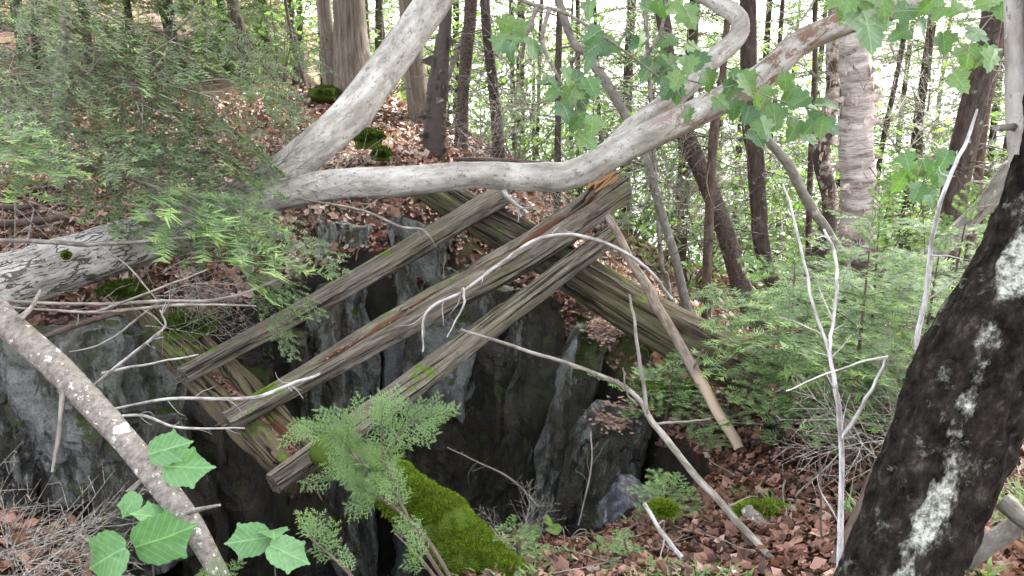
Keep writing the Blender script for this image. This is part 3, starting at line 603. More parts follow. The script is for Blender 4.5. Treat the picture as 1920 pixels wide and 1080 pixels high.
def twig_line(m_, S, E, r, m=1):
    ax = E - S; a = np.array([ax[1], -ax[0], 0.0]); n_ = np.linalg.norm(a); a = a / n_ if n_ > 1e-6 else np.array([1.0, 0, 0]); b = np.array([0, 0, 1.0])
    o_ = [a * r, -a * .5 * r + b * .87 * r, -a * .5 * r - b * .87 * r]
    V = np.array([S + x for x in o_] + [E + x * .5 for x in o_]); m_.add(V, [(0, 1, 4, 3), (1, 2, 5, 4), (2, 0, 3, 5)], m=m)
def spray(seed, bare=0.15, nside=16, slen=0.42, sang=0.95, sub=5, sublen=0.3, droop=0.12, dens=90, nl=0.03, nw=0.0035, twr=0.006, yprob=.4, sag=0.1, wob=.05, flat=.35):
    rng = np.random.default_rng(seed); m_ = MB(); tw = []
    n = 14; x = np.linspace(0, 1, n); axis_ = np.stack([x, .06 * np.sin(x * 4 + seed) * x, -droop * x ** 2 + .02 * np.sin(x * 7)], -1)
    up = np.array([0, 0, 1.0])
    for i in range(n - 1):
        twig_line(m_, axis_[i], axis_[i + 1], twr * (1 - .75 * x[i]))
        if x[i] > max(bare, .55): tw.append((axis_[i], axis_[i + 1], up, .2 + .6 * (x[i] > .85)))
    for k in range(nside):
        t = bare + (1 - bare) * (k + rng.uniform(.2, .8)) / nside; p = np.array([np.interp(t, x, axis_[:, c]) for c in range(3)])
        sg = 1 if k % 2 else -1; L = slen * (1 - t) ** .75 * rng.uniform(.75, 1.2) * min(1, .45 + (t - bare) * 2.2) + .05
        an = sg * (sang + rng.normal(0, .12)); d = np.array([math.cos(an), math.sin(an), rng.normal(0, wob) - sag]); d /= np.linalg.norm(d)
        q = p; yg = 1.0 if rng.random() < yprob else .1; seg = 3
        for j in range(seg):
            d2 = d + np.array([.06, 0, -sag * .8 * j]); d2 /= np.linalg.norm(d2); e = q + d2 * L / seg
            twig_line(m_, q, e, twr * .5 * (1 - j * .25)); tw.append((q, e, up, yg * (j == 2)))
            q0, q = q, e
            ns = int(sub // seg) + (1 if rng.random() < (sub % seg) / seg else 0)
            for s_ in range(ns):
                f = rng.uniform(0, 1); b = q0 + (e - q0) * f; a2 = an * 0 + math.atan2(d2[1], d2[0]) + rng.choice([-1, 1]) * rng.uniform(.6, 1.0)
                l2 = L * sublen * rng.uniform(.5, 1.2) * (1 - (j + f) / 4)
                ee = b + np.array([math.cos(a2), math.sin(a2), rng.normal(0, wob) - sag]) * l2; twig_line(m_, b, ee, twr * .3)
                tw.append((b, ee, up, 1.0 if rng.random() < yprob else 0.0))
    add_needles(m_, tw, dens, nl, nw, flat, rng=rng)
    return m_
HEM = [spray(100 + k, .2, 18, .42, .95, 7, .42, .16 + .06 * k, 130, .026, .0042, .0036, .3, .16, .08, .25).mesh('hemlock_bough', [M['hem'], M['dtwig']], False) for k in range(4)]
FIR = [spray(120 + k, .10, 8, .62, .86, 2.0, .5, .05 + .05 * (k % 3), 105, .082, .0088, .006, .7, .03, .05, .2).mesh('fir_bough', [M['fir'], M['dtwig']], False) for k in range(4)]
BARE = [spray(140 + k, .08, 13, .75, .62, 3, .6, .14, 1, .0, .0, .0085, .1, .10, .35) for k in range(3)]
for b in BARE:                                          # dead sprays: twigs only, no needles
    keep = [i for i in range(len(b.v)) if len(b.v[i]) == 6]
    nb = MB()
    for i in keep: nb.add(b.v[i], [(0, 1, 4, 3), (1, 2, 5, 4), (2, 0, 3, 5)])
    b.v, b.q, b.t, b.qm, b.tm, b.tint, b.bk, b.n = nb.v, nb.q, nb.t, nb.qm, nb.tm, nb.tint, nb.bk, nb.n
BARE = [b.mesh('dead_spray', [M['twig']], False) for b in BARE]
def cedar_spray(seed):
    rng = np.random.default_rng(seed); m_ = MB()
    def strip(S, d, L, wd, ti):
        n_ = np.array([0, 0, 1.0]); sd_ = np.cross(n_, d); sd_ /= np.linalg.norm(sd_) + 1e-9; d = d / np.linalg.norm(d)
        V = [S - sd_ * wd * .4, S + d * L * .5 - sd_ * wd, S + d * L, S + d * L * .5 + sd_ * wd, S + sd_ * wd * .4, S + d * L * .5 + n_ * wd * .6]
        m_.add(V, [(0, 1, 5, 4), (4, 5, 3, 3)][:1], [(1, 2, 5), (5, 2, 3), (4, 5, 3)], tint=ti)
    def rec(S, a, L, lev):
        d = np.array([math.cos(a), math.sin(a), rng.normal(-.05, .12)]); 
        if lev == 0: twig_line(m_, S, S + d * L * .8, .009)
        strip(S + d * L * .0, d, L, .012, .3 + .2 * lev)
        if lev < 2:
            n_ = 10 if lev == 0 else 6
            for k in range(n_):
                t = .12 + .84 * k / n_; sg = 1 if k % 2 else -1
                rec(S + d * L * t, a + sg * rng.uniform(.55, .85), L * (.5 if lev == 0 else .42) * (1 - t * .65) * rng.uniform(.8, 1.2), lev + 1)
    rec(np.zeros(3), 0, 1.0, 0)
    return m_.mesh('cedar_spray', [M['ced'], M['dtwig']], False)
CED = [cedar_spray(160 + k) for k in range(4)]

def leaf_mesh(name, outline, mats, fold=.12, curl=.15, veins=5, smooth=False):
    """outline: half outline (x along the blade, y half width) mirrored; petiole joins at the origin"""
    up = np.array(outline)
    if smooth: e = spline(np.c_[up, np.zeros(len(up))], 26)[:, :2]; e[1:-1, 1] += .012 * np.where(np.arange(24) % 2, 1, -1); up = e
    full = np.vstack([up, up[-2:0:-1] * np.array([1, -1])]); m_ = MB(); rings = [0.35, .7, 1.0]; c = np.array([.38, 0]); n = len(full)
    V = [np.array([*c, 0])]
    for r_ in rings: V += [np.array([*(c + (p - c) * r_), 0]) for p in full]
    V = np.array(V); ang = np.arctan2(V[:, 1], V[:, 0] + .05)
    V[:, 2] = fold * np.abs(V[:, 1]) - curl * V[:, 0] ** 2 + .018 * np.cos(ang * veins * 2)
    T = [(0, 1 + k, 1 + (k + 1) % n) for k in range(n)]; Q = []
    for g in range(2):
        b0, b1 = 1 + g * n, 1 + (g + 1) * n; Q += [(b0 + k, b1 + k, b1 + (k + 1) % n, b0 + (k + 1) % n) for k in range(n)]
    m_.add(V, Q, T, tint=np.concatenate([[.6], np.full(n, .3), np.full(n, .2), np.full(n, .1)])); return m_.mesh(name, mats)
ML = [leaf_mesh('leaf', [(0, 0), (-.10, .10), (-.05, .30), (.10, .28), (.12, .50), (.30, .46), (.34, .62), (.42, .46), (.52, .27), (.62, .33), (.66, .26), (.82, .22), (.84, .12), (1.0, 0)], M['mapleleaf'], f, c_) for f, c_ in ((.12, .2), (.4, .35), (-.15, .1), (.25, .6), (.55, .1))]
BL = [leaf_mesh('leaf', [(0, 0), (-.05, .10), (.02, .26), (.18, .37), (.38, .40), (.55, .39), (.68, .44), (.71, .30), (.80, .17), (.90, .07), (1.0, 0)], M['broad'], f, c_, 7, True) for f, c_ in ((.1, .2), (.22, .3))]
SL = [leaf_mesh('leaf', [(0, 0), (.1, .2), (.35, .34), (.6, .3), (.85, .14), (1.0, 0)], M['shrub'], .15, .25, 5, True)]

# ------------------------------------------------------------------ sticks and stems lying about
def stick(name, label, pts, wpx, mat, branches=(), cat='stick', taper=True, tint=None):
    W = [P(*p) for p in pts]; root = empty(name, W[0], label, cat); m_ = MB(); wl = np.interp(np.linspace(0, 1, len(W)), np.linspace(0, 1, len(wpx)), wpx)
    def kink(Wp, w0, k):
        n_ = 9 * len(Wp); C_ = spline(Wp, n_); am = .25 * rad(w0, Wp[0]); u = np.arange(n_) / 3.3
        o_ = np.stack([np.interp(u, np.arange(int(u[-1]) + 2), RNG.normal(0, am, int(u[-1]) + 2)) for _ in range(3)], -1); o_[0] = 0; o_[-1] = 0; return C_ + o_
    sc = .82 if max(wpx) < 20 else .95
    tube(m_, kink(W, min(wpx), 0), [sc * rad(a_, p) for a_, p in zip(wl, W)], 8, None, bark_prof(int(pts[0][0]) % 97, .14, .06), tint=tint); part('stem', m_, mat, root)
    if max(wpx) < 20:
        m_ = MB(); C_ = spline(W, 60); r_ = .4 * rad(np.mean(wpx), W[0])
        for _ in range(3 + 2 * len(W) // 2):
            i_ = RNG.integers(6, 56); d = C_[i_ + 1] - C_[i_]; d = d / np.linalg.norm(d) + RNG.normal(0, .7, 3); tube(m_, wander(C_[i_], d, RNG.uniform(.03, .16), 5, .25), [r_ * .8, r_ * .3], 4, 7, cap=False)
        part('twiglets', m_, mat, root, kind='stuff')
    for bp, bw in branches:
        W2 = [P(*p) for p in bp]; m_ = MB(); tube(m_, kink(W2, bw, 1), [sc * rad(bw, W2[0]), sc * rad(bw * .5, W2[-1])], 6); part('twig', m_, mat, root)
    return root
stick('dead_branch', 'long forked grey branch reaching from the right ground over the pit', [(864, 618, 2.95), (1000, 662, 2.92), (1165, 722, 2.85), (1230, 800, 2.75), (1330, 920, 2.6), (1430, 1030, 2.42), (1520, 1110, 2.3)], [7, 8, 9, 14, 16, 17, 18], M['twig'],
      [([(1213, 778, 2.78), (1200, 690, 2.8), (1190, 610, 2.82), (1180, 552, 2.84)], 11), ([(1195, 760, 2.8), (1175, 735, 2.75), (1168, 690, 2.7)], 6), ([(1230, 795, 2.76), (1290, 790, 2.9), (1330, 785, 3.0)], 7)])
ye = 3.2
while P(1386, 842, ye)[2] > gz(*P(1386, 842, ye)[:2]) + .01 and ye < 5: ye += .01
stick('dead_pole', 'barkless pole with a pale raw end propped over the thick beam', [(1138, 405, 4.72), (1222, 555, 4.42), (1300, 692, .5 * (4.42 + ye)), (1386, 842, ye)], [13, 17, 20, 23, 23, 22, 20], M['stick'],
      [([(1300, 690, 3.98), (1310, 670, 3.95), (1318, 655, 3.95)], 6)], tint=np.array([0, 0, .2, .3, .3, .7, .8, 1.0]))
stick('arched_twig', 'thin arched pale twig hooping over the planks', [(1260, 560, 4.3), (1215, 505, 4.3), (1150, 462, 4.25), (1070, 440, 4.15), (1000, 452, 4.05), (930, 500, 3.95), (870, 545, 3.85), (800, 585, 3.75), (792, 660, 3.7)], [7, 7, 8, 8, 8, 7, 6, 4], M['pale'],
      [([(868, 540, 3.84), (868, 575, 3.8), (838, 632, 3.75)], 7)])
stick('pale_twig', 'smooth pale twig lying along the lower end of the hollowed plank', [(205, 768, 3.1), (320, 748, 3.05), (470, 745, 3.05), (560, 715, 3.1), (600, 700, 3.15)], [5, 8, 9, 8, 5], M['pale'])
stick('pale_twig', 'short wavy pale twig hanging beside the left beam', [(212, 782, 2.9), (270, 780, 2.88), (340, 802, 2.86), (458, 803, 2.84)], [5, 7, 6, 4], M['pale'])
stick('forked_twig', 'crooked forked pale twig across the left rock wall', [(150, 745, 3.05), (215, 690, 3.0), (285, 635, 2.95), (310, 610, 2.92), (300, 582, 2.9)], [5, 7, 7, 5, 4], M['pale'], [([(190, 700, 3.02), (290, 680, 3.1), (372, 665, 3.2)], 7), ([(285, 635, 2.95), (308, 632, 2.93)], 4)])
stick('thin_twig', 'straight thin twig stretched below the maple butt toward the hemlock', [(-40, 562, 3.3), (130, 570, 3.35), (300, 565, 3.45), (420, 560, 3.55), (545, 515, 3.7)], [7, 8, 9, 8, 5], M['twig'], [([(300, 566, 3.45), (200, 640, 3.4), (130, 660, 3.35)], 6)])
stick('thin_twig', 'second straight twig just under the first, ending above the mossy beam', [(0, 575, 3.2), (180, 585, 3.25), (340, 572, 3.35), (480, 574, 3.5)], [5, 7, 7, 4], M['twig'], [([(180, 586, 3.25), (300, 540, 3.3), (390, 505, 3.35)], 7)])
stick('brown_stick', 'reddish stick resting on leaves beneath the maple butt', [(80, 632, 3.65), (160, 605, 3.75), (215, 588, 3.85), (228, 594, 3.9)], [11, 14, 13, 6], M['brown'])
stick('grey_branch', 'thin grey branch lying along the maple trunk', [(-40, 448, 3.7), (60, 452, 3.75), (180, 458, 3.85), (300, 450, 3.95), (430, 440, 4.1)], [9, 11, 11, 9, 6], M['twig'], [([(185, 458, 3.85), (240, 500, 3.75), (300, 570, 3.6)], 6)])
stick('fallen_branch', 'dark bare branch on the leaf-strewn bank behind the maple butt', [(-60, 392, 5.6), (40, 388, 5.55), (75, 382, 5.55)], [16, 15, 10], M['dark'])
stick('fallen_branch', 'brown fallen branch just below the dark one on the left bank', [(-60, 425, 5.0), (40, 415, 5.05), (130, 408, 5.1)], [20, 17, 12], M['brown'])
stick('white_sapling', 'forked white dead sapling standing before the young firs', [(1572, 1150, 1.95), (1576, 980, 1.97), (1578, 830, 2.0), (1566, 730, 2.02), (1556, 660, 2.03), (1560, 610, 2.05), (1570, 540, 2.07), (1566, 480, 2.1), (1545, 430, 2.12)], [15, 14, 13, 11, 9, 8, 8, 7, 5], M['white'],
      [([(1556, 660, 2.03), (1530, 590, 2.05), (1510, 500, 2.08), (1480, 380, 2.1), (1468, 345, 2.12)], 8), ([(1580, 822, 2.0), (1620, 755, 1.97), (1645, 710, 1.95), (1664, 668, 1.93)], 10), ([(1664, 668, 1.93), (1620, 678, 1.92), (1550, 700, 1.9), (1474, 733, 1.88)], 6)], 'sapling')
stick('white_sapling', 'single bent white dead stem beside the black leaning trunk', [(1735, 780, 2.2), (1730, 700, 2.2), (1718, 640, 2.2), (1735, 560, 2.2), (1748, 440, 2.22), (1780, 330, 2.25), (1812, 265, 2.3), (1832, 205, 2.35)], [13, 12, 12, 11, 10, 9, 8, 5], M['white'], (), 'sapling')
stick('dark_pole', 'dark bare stick slanting behind the white forked sapling', [(1570, 1060, 2.15), (1630, 920, 2.25), (1680, 820, 2.35), (1760, 690, 2.5), (1830, 590, 2.65)], [30, 26, 24, 18, 14], M['brown'])
stick('short_stick', 'short grey stick poking up from red leaves at the near lip', [(1208, 944, 2.75), (1250, 1010, 2.6), (1310, 1095, 2.42)], [9, 11, 13], M['pale'])
stick('mottled_log', 'short mottled log half under the long forked branch', [(1400, 955, 2.75), (1440, 1010, 2.6), (1490, 1095, 2.4)], [26, 32, 34], M['pole'], (), 'log')
stick('bent_branch', 'smooth grey bent branch hooked in front of the birch', [(1435, 255, 5.2), (1480, 312, 5.2), (1525, 395, 5.22), (1556, 440, 5.25), (1590, 500, 5.3), (1612, 580, 5.35)], [16, 20, 20, 19, 15, 10], M['greyb'])
stick('thin_pole', 'thin vertical grey seedling stem before the pale forked branch', [(1540, 1010, 2.1), (1538, 900, 2.12), (1535, 800, 2.14)], [6, 5, 3], M['dtwig'], (), 'sapling')
stick('fallen_pole', 'dark pole lying behind the horizontal maple stem', [(850, 298, 5.9), (950, 302, 5.85), (1058, 308, 5.8)], [9, 13, 11], M['brown'])
stick('fallen_pole', 'pale log lying far behind the thin upright stems', [(1215, 552, 8.6), (1300, 556, 8.5), (1385, 556, 8.4)], [18, 20, 18], M['greyb'], (), 'log')
stick('hanging_twig', 'pale twig drooping below the horizontal maple stem', [(560, 372, 4.6), (680, 395, 4.45), (750, 425, 4.4), (790, 430, 4.4), (810, 450, 4.4)], [4, 6, 6, 5, 3], M['twig'], [([(680, 395, 4.45), (710, 372, 4.5), (720, 370, 4.5)], 3)])
stick('pale_stub', 'short pale dead stub jutting under the horizontal maple stem', [(940, 352, 4.95), (955, 372, 4.85), (990, 400, 4.75)], [14, 9, 6], M['pale'])
stick('red_twig', 'thin reddish twig rising in the dark pit mouth', [(1085, 985, 3.2), (1108, 880, 3.3), (1108, 808, 3.35)], [4, 4, 3], M['twig'])
stick('arching_twig', 'thin twig arching out of the brush over the pit floor', [(1010, 950, 2.9), (960, 900, 2.95), (900, 868, 3.0), (838, 838, 3.05)], [5, 5, 4, 3], M['dtwig'])

# ------------------------------------------------------------------ crowns
def conifer_crown(seed, H=6.5, Rr=1.7, levels=26, per=5, nl=.075, nw=.008):
    rng = np.random.default_rng(seed); m_ = MB(); tw = []; up = np.array([0, 0, 1.0])
    for lv in range(levels):
        z = H * (.06 + .94 * lv / levels); L0 = Rr * (1 - .8 * lv / levels) 
        for b in range(per):
            a_ = rng.uniform(0, 6.283); L = L0 * rng.uniform(.5, 1.15); d = np.array([math.cos(a_), math.sin(a_), rng.uniform(-.25, .2)]); S = np.array([0, 0, z]); pts = wander(S, d, L, 6, .12, .05, rng)
            for i_ in range(5):
                twig_line(m_, pts[i_], pts[i_ + 1], .008 - .001 * i_)
                if i_ > 0:
                    tw.append((pts[i_], pts[i_ + 1], up, rng.choice([0, .5])))
                    for _ in range(3):
                        f = rng.uniform(); q = pts[i_] * (1 - f) + pts[i_ + 1] * f; a2 = a_ + rng.choice([-1, 1]) * rng.uniform(.6, 1.1)
                        e = q + np.array([math.cos(a2), math.sin(a2), rng.uniform(-.5, .1)]) * L * rng.uniform(.15, .34); twig_line(m_, q, e, .003); tw.append((q, e, up, rng.choice([0, .3, .8])))
    add_needles(m_, tw, 60, nl, nw, .5, rng=rng); return m_.mesh('crown', [M['far'], M['dtwig']], False)
CROWN = [conifer_crown(300 + k, 6.0 + .5 * k, 1.5 + .15 * k) for k in range(4)]

# ------------------------------------------------------------------ standing trees behind the pit
def standing(name, label, px, Yd, wpx, mat, sides=20, twigs=0, prof=(.06, .05), tints=None, cat='tree', group=None, tlen=(.3, .9), tmat='dtwig', dirt=0):
    global CROWN
    W = [P(a_, b_, Yd) for a_, b_ in px]
    if W[0][2] < W[-1][2]: W = W[::-1]; wpx = list(wpx)[::-1]
    d = W[0] - W[1]; top = W[0] + d / np.linalg.norm(d) * 2.6 * np.array([.5, .5, 1]); W = [top] + W; wl = list(np.interp(np.linspace(0, 1, len(W) - 1), np.linspace(0, 1, len(wpx)), wpx)); wl = [wl[0] * .9] + wl
    b = W[-1]; g = gz(b[0], b[1]); d = W[-1] - W[-2]; foot = b + d / np.linalg.norm(d) * max(.12, (b[2] - g) + .12); W.append(foot); wl.append(wl[-1] * 1.15)
    root = empty(name, foot, label, cat, group); m_ = MB()
    tube(m_, W, [rad(w_, W[2]) for w_ in wl], sides, 26 * len(W), bark_prof(abs(int(px[0][0])) % 89 + 3, *prof), tint=tints); part('trunk', m_, mat, root)
    if rad(wpx[0], W[1]) > .04:                       # the living crown starts above the bare lower trunk
        o_ = link('crown', CROWN[int(abs(px[0][0])) % 4], root); o_.location = Vector((top[0], top[1], max(top[2] - 1.2, 3.3) - .0)) - Vector(foot); k_ = RNG.uniform(.9, 1.25); o_.scale = (k_, k_, k_ * .8); o_.rotation_euler = (0, 0, RNG.uniform(0, 6.28))
    if twigs:
        m_ = MB(); C = spline(W, 200)
        for _ in range(twigs):
            i_ = RNG.integers(10, 190); a_ = RNG.uniform(0, 2 * np.pi); dd = np.array([math.cos(a_), math.sin(a_), RNG.normal(-.05, .3)]); L = RNG.uniform(*tlen)
            w_ = wander(C[i_], dd, L, 7, .16, .05); tube(m_, w_, [.0055, .0035, .0012], 4, 10, cap=False)
            for _ in range(RNG.integers(2, 6)):
                j = RNG.integers(1, 6); w2 = wander(w_[j], (w_[j] - w_[j - 1]) + RNG.normal(0, .08, 3), L * RNG.uniform(.2, .5), 5, .22, .06); tube(m_, w2, [.0028, .0008], 3, 6, cap=False)
        part('dead_twigs', m_, M[tmat], root, kind='stuff')
    return root, W
standing('cedar', 'stout fibrous cedar trunk rising beside the upper maple stem', [(652, -20), (658, 90), (668, 170)], 8.6, [58, 66, 84], M['cedarb'], 28, 10)
standing('cedar', 'slimmer reddish cedar trunk pressed against the stout one', [(604, -20), (616, 80), (626, 165)], 8.8, [26, 30, 44], M['cedarb'], 20, 8)
standing('cedar', 'dark cedar trunk seen behind the upper maple stem', [(764, -20), (775, 100), (790, 240)], 8.2, [36, 40, 46], M['cedarb'], 20, 14)
rt, W = standing('rotten_birch', 'black rotting birch stub with peeling flakes behind the maple fork', [(838, -10), (830, 80), (822, 160), (818, 220), (815, 300)], 7.0, [20, 26, 40, 38, 46], M['birch'], 28, 16, (.16, .10), np.array([.9, 1, 1, 1, 1]))
def peel(root, W, n, y0, y1, r0, mat, rng):
    for _ in range(n):
        t = rng.uniform(y0, y1); C = spline(W, 100); c = C[int(t * 99)]; a_ = rng.uniform(-1.9, 1.9) - math.pi / 2; out = np.array([math.cos(a_), math.sin(a_), 0]); tan = np.array([-out[1], out[0], 0]) * rng.choice([-1, 1])
        wd = rng.uniform(.015, .05); L = rng.uniform(.04, .12); m_ = MB(); V = []
        for k in range(5):
            u = k / 4; lift = .07 * L / .1 * u * u
            for h in (-1, 1): V.append(c + out * (r0 * .96 + lift) + tan * (u * L * (1 - .3 * u)) + np.array([0, 0, h * wd * (1 - .55 * u) + .012 * math.sin(u * 3 + h)]))
        m_.add(np.array(V), [(2 * k, 2 * k + 2, 2 * k + 3, 2 * k + 1) for k in range(4)]); part('bark_curl', m_, mat, root)
peel(rt, W, 26, .3, .85, .09, M['birch'], np.random.default_rng(5))
standing('slim_tree', 'slim brown trunk just right of the rotting birch stub', [(884, -20), (876, 90), (868, 180), (866, 245)], 7.6, [24, 24, 22, 28], M['scaly'], 18, 22)
standing('slim_tree', 'straight slim dark trunk with tangled twigs left of the maple leaves', [(908, -20), (918, 100), (930, 210), (936, 300)], 7.3, [18, 20, 22, 26], M['dark'], 18, 34)
standing('slender_tree', 'thin pale crooked stem between the two slim trunks', [(888, -10), (872, 60), (845, 130), (836, 160)], 7.9, [12, 12, 12, 10], M['greyb'], 12, 6)
standing('slender_tree', 'very thin straight dark stem behind hanging maple leaves', [(1050, -20), (1047, 120), (1046, 260), (1045, 380)], 6.6, [11, 12, 13, 14], M['dark'], 12, 16)
standing('crooked_tree', 'thin olive stem leaning behind the maple bend down to the beam', [(1050, 10), (1100, 100), (1140, 160), (1185, 240), (1215, 310), (1240, 400), (1265, 480), (1292, 600)], 6.0, [15, 17, 18, 18, 18, 18, 17, 20], M['greyb'], 14, 20)
standing('slender_tree', 'short thin dead stem left of the olive leaning stem', [(1236, 440), (1250, 520), (1262, 585)], 6.3, [8, 9, 11], M['twig'], 10, 4)
standing('dark_tree', 'straight thin dark trunk beside the scaly leaning one', [(1362, 60), (1352, 160), (1338, 250), (1330, 400), (1325, 520), (1324, 612)], 6.1, [12, 16, 18, 18, 18, 20], M['brown'], 16, 26)
standing('scaly_tree', 'scaly dark trunk leaning left behind the thin straight one', [(1262, 170), (1290, 260), (1325, 340), (1362, 440), (1392, 540), (1440, 640)], 6.4, [26, 30, 34, 36, 38, 44], M['scaly'], 28, 26, (.08, .14))
standing('dark_tree', 'dark trunk curving to the right at its foot near the birch', [(1405, 180), (1415, 280), (1422, 380), (1432, 480), (1470, 570), (1492, 600)], 6.8, [30, 32, 30, 30, 30, 36], M['dark'], 22, 26)
standing('slender_tree', 'thin straight black stem left of the crooked birch', [(1530, -20), (1528, 120), (1520, 300), (1515, 480)], 7.4, [9, 10, 11, 12], M['dark'], 12, 14)
rb, W = standing('birch', 'stout pink birch trunk with peeling bark behind the firs', [(1604, 20), (1606, 150), (1604, 260), (1610, 360), (1608, 440), (1606, 520)], 6.6, [54, 58, 62, 66, 68, 74], M['birch'], 40, 14, (.05, .04), np.array([.35, .1, 0, 0, .1, .7, 1]))
peel(rb, W, 60, .25, .8, .135, M['curl'], np.random.default_rng(6))
rb, W = standing('birch', 'slender crooked birch just left of the stout birch', [(1563, 60), (1562, 170), (1545, 250), (1540, 300), (1556, 370), (1552, 430), (1535, 490)], 6.9, [24, 26, 28, 30, 30, 32, 36], M['birch'], 26, 10, (.07, .06), np.array([.3, .3, .4, .5, .5, .7]))
peel(rb, W, 22, .2, .85, .06, M['curl'], np.random.default_rng(8))
standing('leaning_dark_tree', 'broad dark trunk leaning right beyond the birch', [(1862, 20), (1842, 120), (1822, 210), (1800, 300), (1782, 400)], 6.2, [36, 44, 48, 50, 54], M['dark'], 26, 24)
standing('slender_tree', 'thin dark stem beside the broad leaning trunk at right', [(1875, 80), (1850, 200), (1838, 300), (1828, 390)], 7.0, [14, 15, 16, 18], M['brown'], 14, 12)
standing('brown_tree', 'pale brown leaning trunk low behind the black near trunk', [(1940, 250), (1890, 320), (1850, 380), (1820, 410)], 5.4, [34, 34, 34, 34], M['greyb'], 18, 10)
standing('dark_tree', 'short dark trunk glimpsed high among the hemlock boughs', [(432, -20), (445, 40), (456, 110)], 10.5, [22, 24, 28], M['dark'], 16, 10)
standing('slender_tree', 'leaning thin dark stem on the bank left of the cedars', [(545, 60), (558, 110), (570, 155)], 9.5, [6, 7, 8], M['dark'], 10, 6)
standing('pale_tree', 'pale slim trunk behind the hemlock boughs on the left bank', [(118, -20), (116, 80), (112, 180), (110, 300)], 6.8, [22, 24, 26, 28], M['greyb'], 16, 20)
for k, (px, Yd, wd) in enumerate([(700, 12, 14), (735, 13, 10), (968, 12, 9), (1000, 14, 8), (1100, 13, 10), (1160, 11, 8), (1410, 12, 12), (1470, 13, 9), (1690, 11, 10), (1745, 13, 12), (1880, 12, 14), (330, 13, 16), (250, 12, 12), (500, 14, 14), (560, 15, 12), (60, 11, 14)]):
    tp = P(px, 100, Yd); gb = gz(tp[0], tp[1])
    root = empty('distant_tree', (tp[0], tp[1], gb - .1), 'distant slender stem fading among far foliage', 'tree', 'distant slender stems'); m_ = MB()
    lean = RNG.normal(0, .12, 2); r_ = rad(wd, tp)
    tube(m_, [(tp[0], tp[1], gb - .1), (tp[0] + lean[0], tp[1] + lean[1], gb + 1.6), (tp[0] + lean[0] * 1.5, tp[1], gb + 3.5), (tp[0] + lean[0] * 2.5, tp[1], gb + 6.5)], [r_ * 1.2, r_, r_ * .9, r_ * .7], 10, 30, bark_prof(k, .08, .05)); part('trunk', m_, M['dark'], root)
    m_ = MB(); C = spline([(tp[0], tp[1], gb), (tp[0] + lean[0] * 2, tp[1], gb + 5)], 100)
    for _ in range(14):
        w_ = wander(C[RNG.integers(15, 99)], [RNG.normal(), RNG.normal(), RNG.normal(-.1, .3)], RNG.uniform(.5, 1.3), 7, .18, .05); tube(m_, w_, [.007, .002], 3, 9, cap=False)
    part('dead_twigs', m_, M['dtwig'], root, kind='stuff')

# ------------------------------------------------------------------ hemlock on the left, its boughs drooping over the bank
def bough_tree(name, label, trunk, wpx, boughs, meshes, mat='dark', cat='tree', width=1.0, partname='bough', limbs=()):
    W = [P(*p) for p in trunk]; root = empty(name, W[-1], label, cat); m_ = MB()
    tube(m_, W, [rad(w_, p) for w_, p in zip(np.interp(np.linspace(0, 1, len(W)), np.linspace(0, 1, len(wpx)), wpx), W)], 14, 40, bark_prof(7, .06, .05)); part('trunk', m_, M[mat], root)
    for lb in limbs:
        L = [P(*p) for p in lb]; m_ = MB(); tube(m_, L, [.016, .011, .006], 7, 24); part('limb', m_, M['dtwig'], root)
    for k, (S, E) in enumerate(boughs):
        place(partname, meshes[k % len(meshes)], root, basis(P(*S), P(*E), roll=RNG.normal(0, .25), width=width * RNG.uniform(.85, 1.2)))
    return root
hb = [((100, 60, 4.6), (540, 300, 4.3)), ((60, 230, 4.3), (470, 330, 4.0)), ((-120, -60, 4.6), (330, 40, 4.3)), ((-120, 0, 4.6), (430, 130, 4.2)), ((-100, -90, 4.6), (520, 90, 4.5)), ((-100, 60, 4.6), (380, 220, 4.1)), ((-80, -120, 4.7), (560, 190, 4.6)), ((-110, 110, 4.5), (300, 300, 4.0)),
      ((150, 10, 4.9), (560, 250, 4.5)), ((250, -40, 5.0), (600, 150, 4.8)), ((200, 130, 4.6), (560, 340, 4.2)), ((-60, -150, 4.2), (250, 110, 3.9)), ((-100, 150, 4.3), (230, 250, 3.7)),
      ((300, -80, 5.6), (640, 60, 5.4)), ((0, 200, 4.4), (420, 360, 4.0)), ((-150, -20, 4.0), (180, 160, 3.6)), ((300, 60, 4.8), (500, 230, 4.4)), ((380, 0, 5.4), (620, 230, 5.1))]
hb2 = [((260, 330, 4.0), (600, 480, 3.75)), ((300, 345, 3.98), (655, 460, 3.8)), ((350, 390, 3.9), (580, 560, 3.7)), ((440, 470, 3.8), (590, 640, 3.62)), ((240, 340, 4.0), (480, 470, 3.75)), ((400, 430, 3.86), (625, 530, 3.68))]
bough_tree('hemlock', 'large hemlock at left whose fine drooping boughs veil the bank', [(-140, -250, 4.7), (-135, 0, 4.7), (-130, 300, 4.6), (-125, 480, 4.5)], [60, 66, 72, 80], hb + hb2, (HEM * 5)[:18] + [FIR[1], HEM[0], FIR[2], HEM[1], FIR[3], HEM[2], FIR[0], FIR[1], FIR[2]], limbs=[[(-130, 230, 4.62), (60, 290, 4.35), (260, 340, 4.0), (350, 390, 3.9), (440, 470, 3.8)], [(-140, -100, 4.7), (60, -60, 5.1), (300, -80, 5.6)], [(-135, 40, 4.7), (40, 60, 4.65), (210, 130, 4.6)], [(-132, 170, 4.6), (-40, 190, 4.45), (60, 260, 4.3)], [(-138, -80, 4.7), (80, -30, 4.85), (300, 60, 4.8), (380, 0, 5.4)]])
fb = [((-90, 240, 2.9), (150, 320, 2.7)), ((-90, 230, 2.9), (120, 280, 2.75)), ((-100, 260, 2.9), (80, 345, 2.7)), ((-100, 200, 2.95), (60, 250, 2.8))]
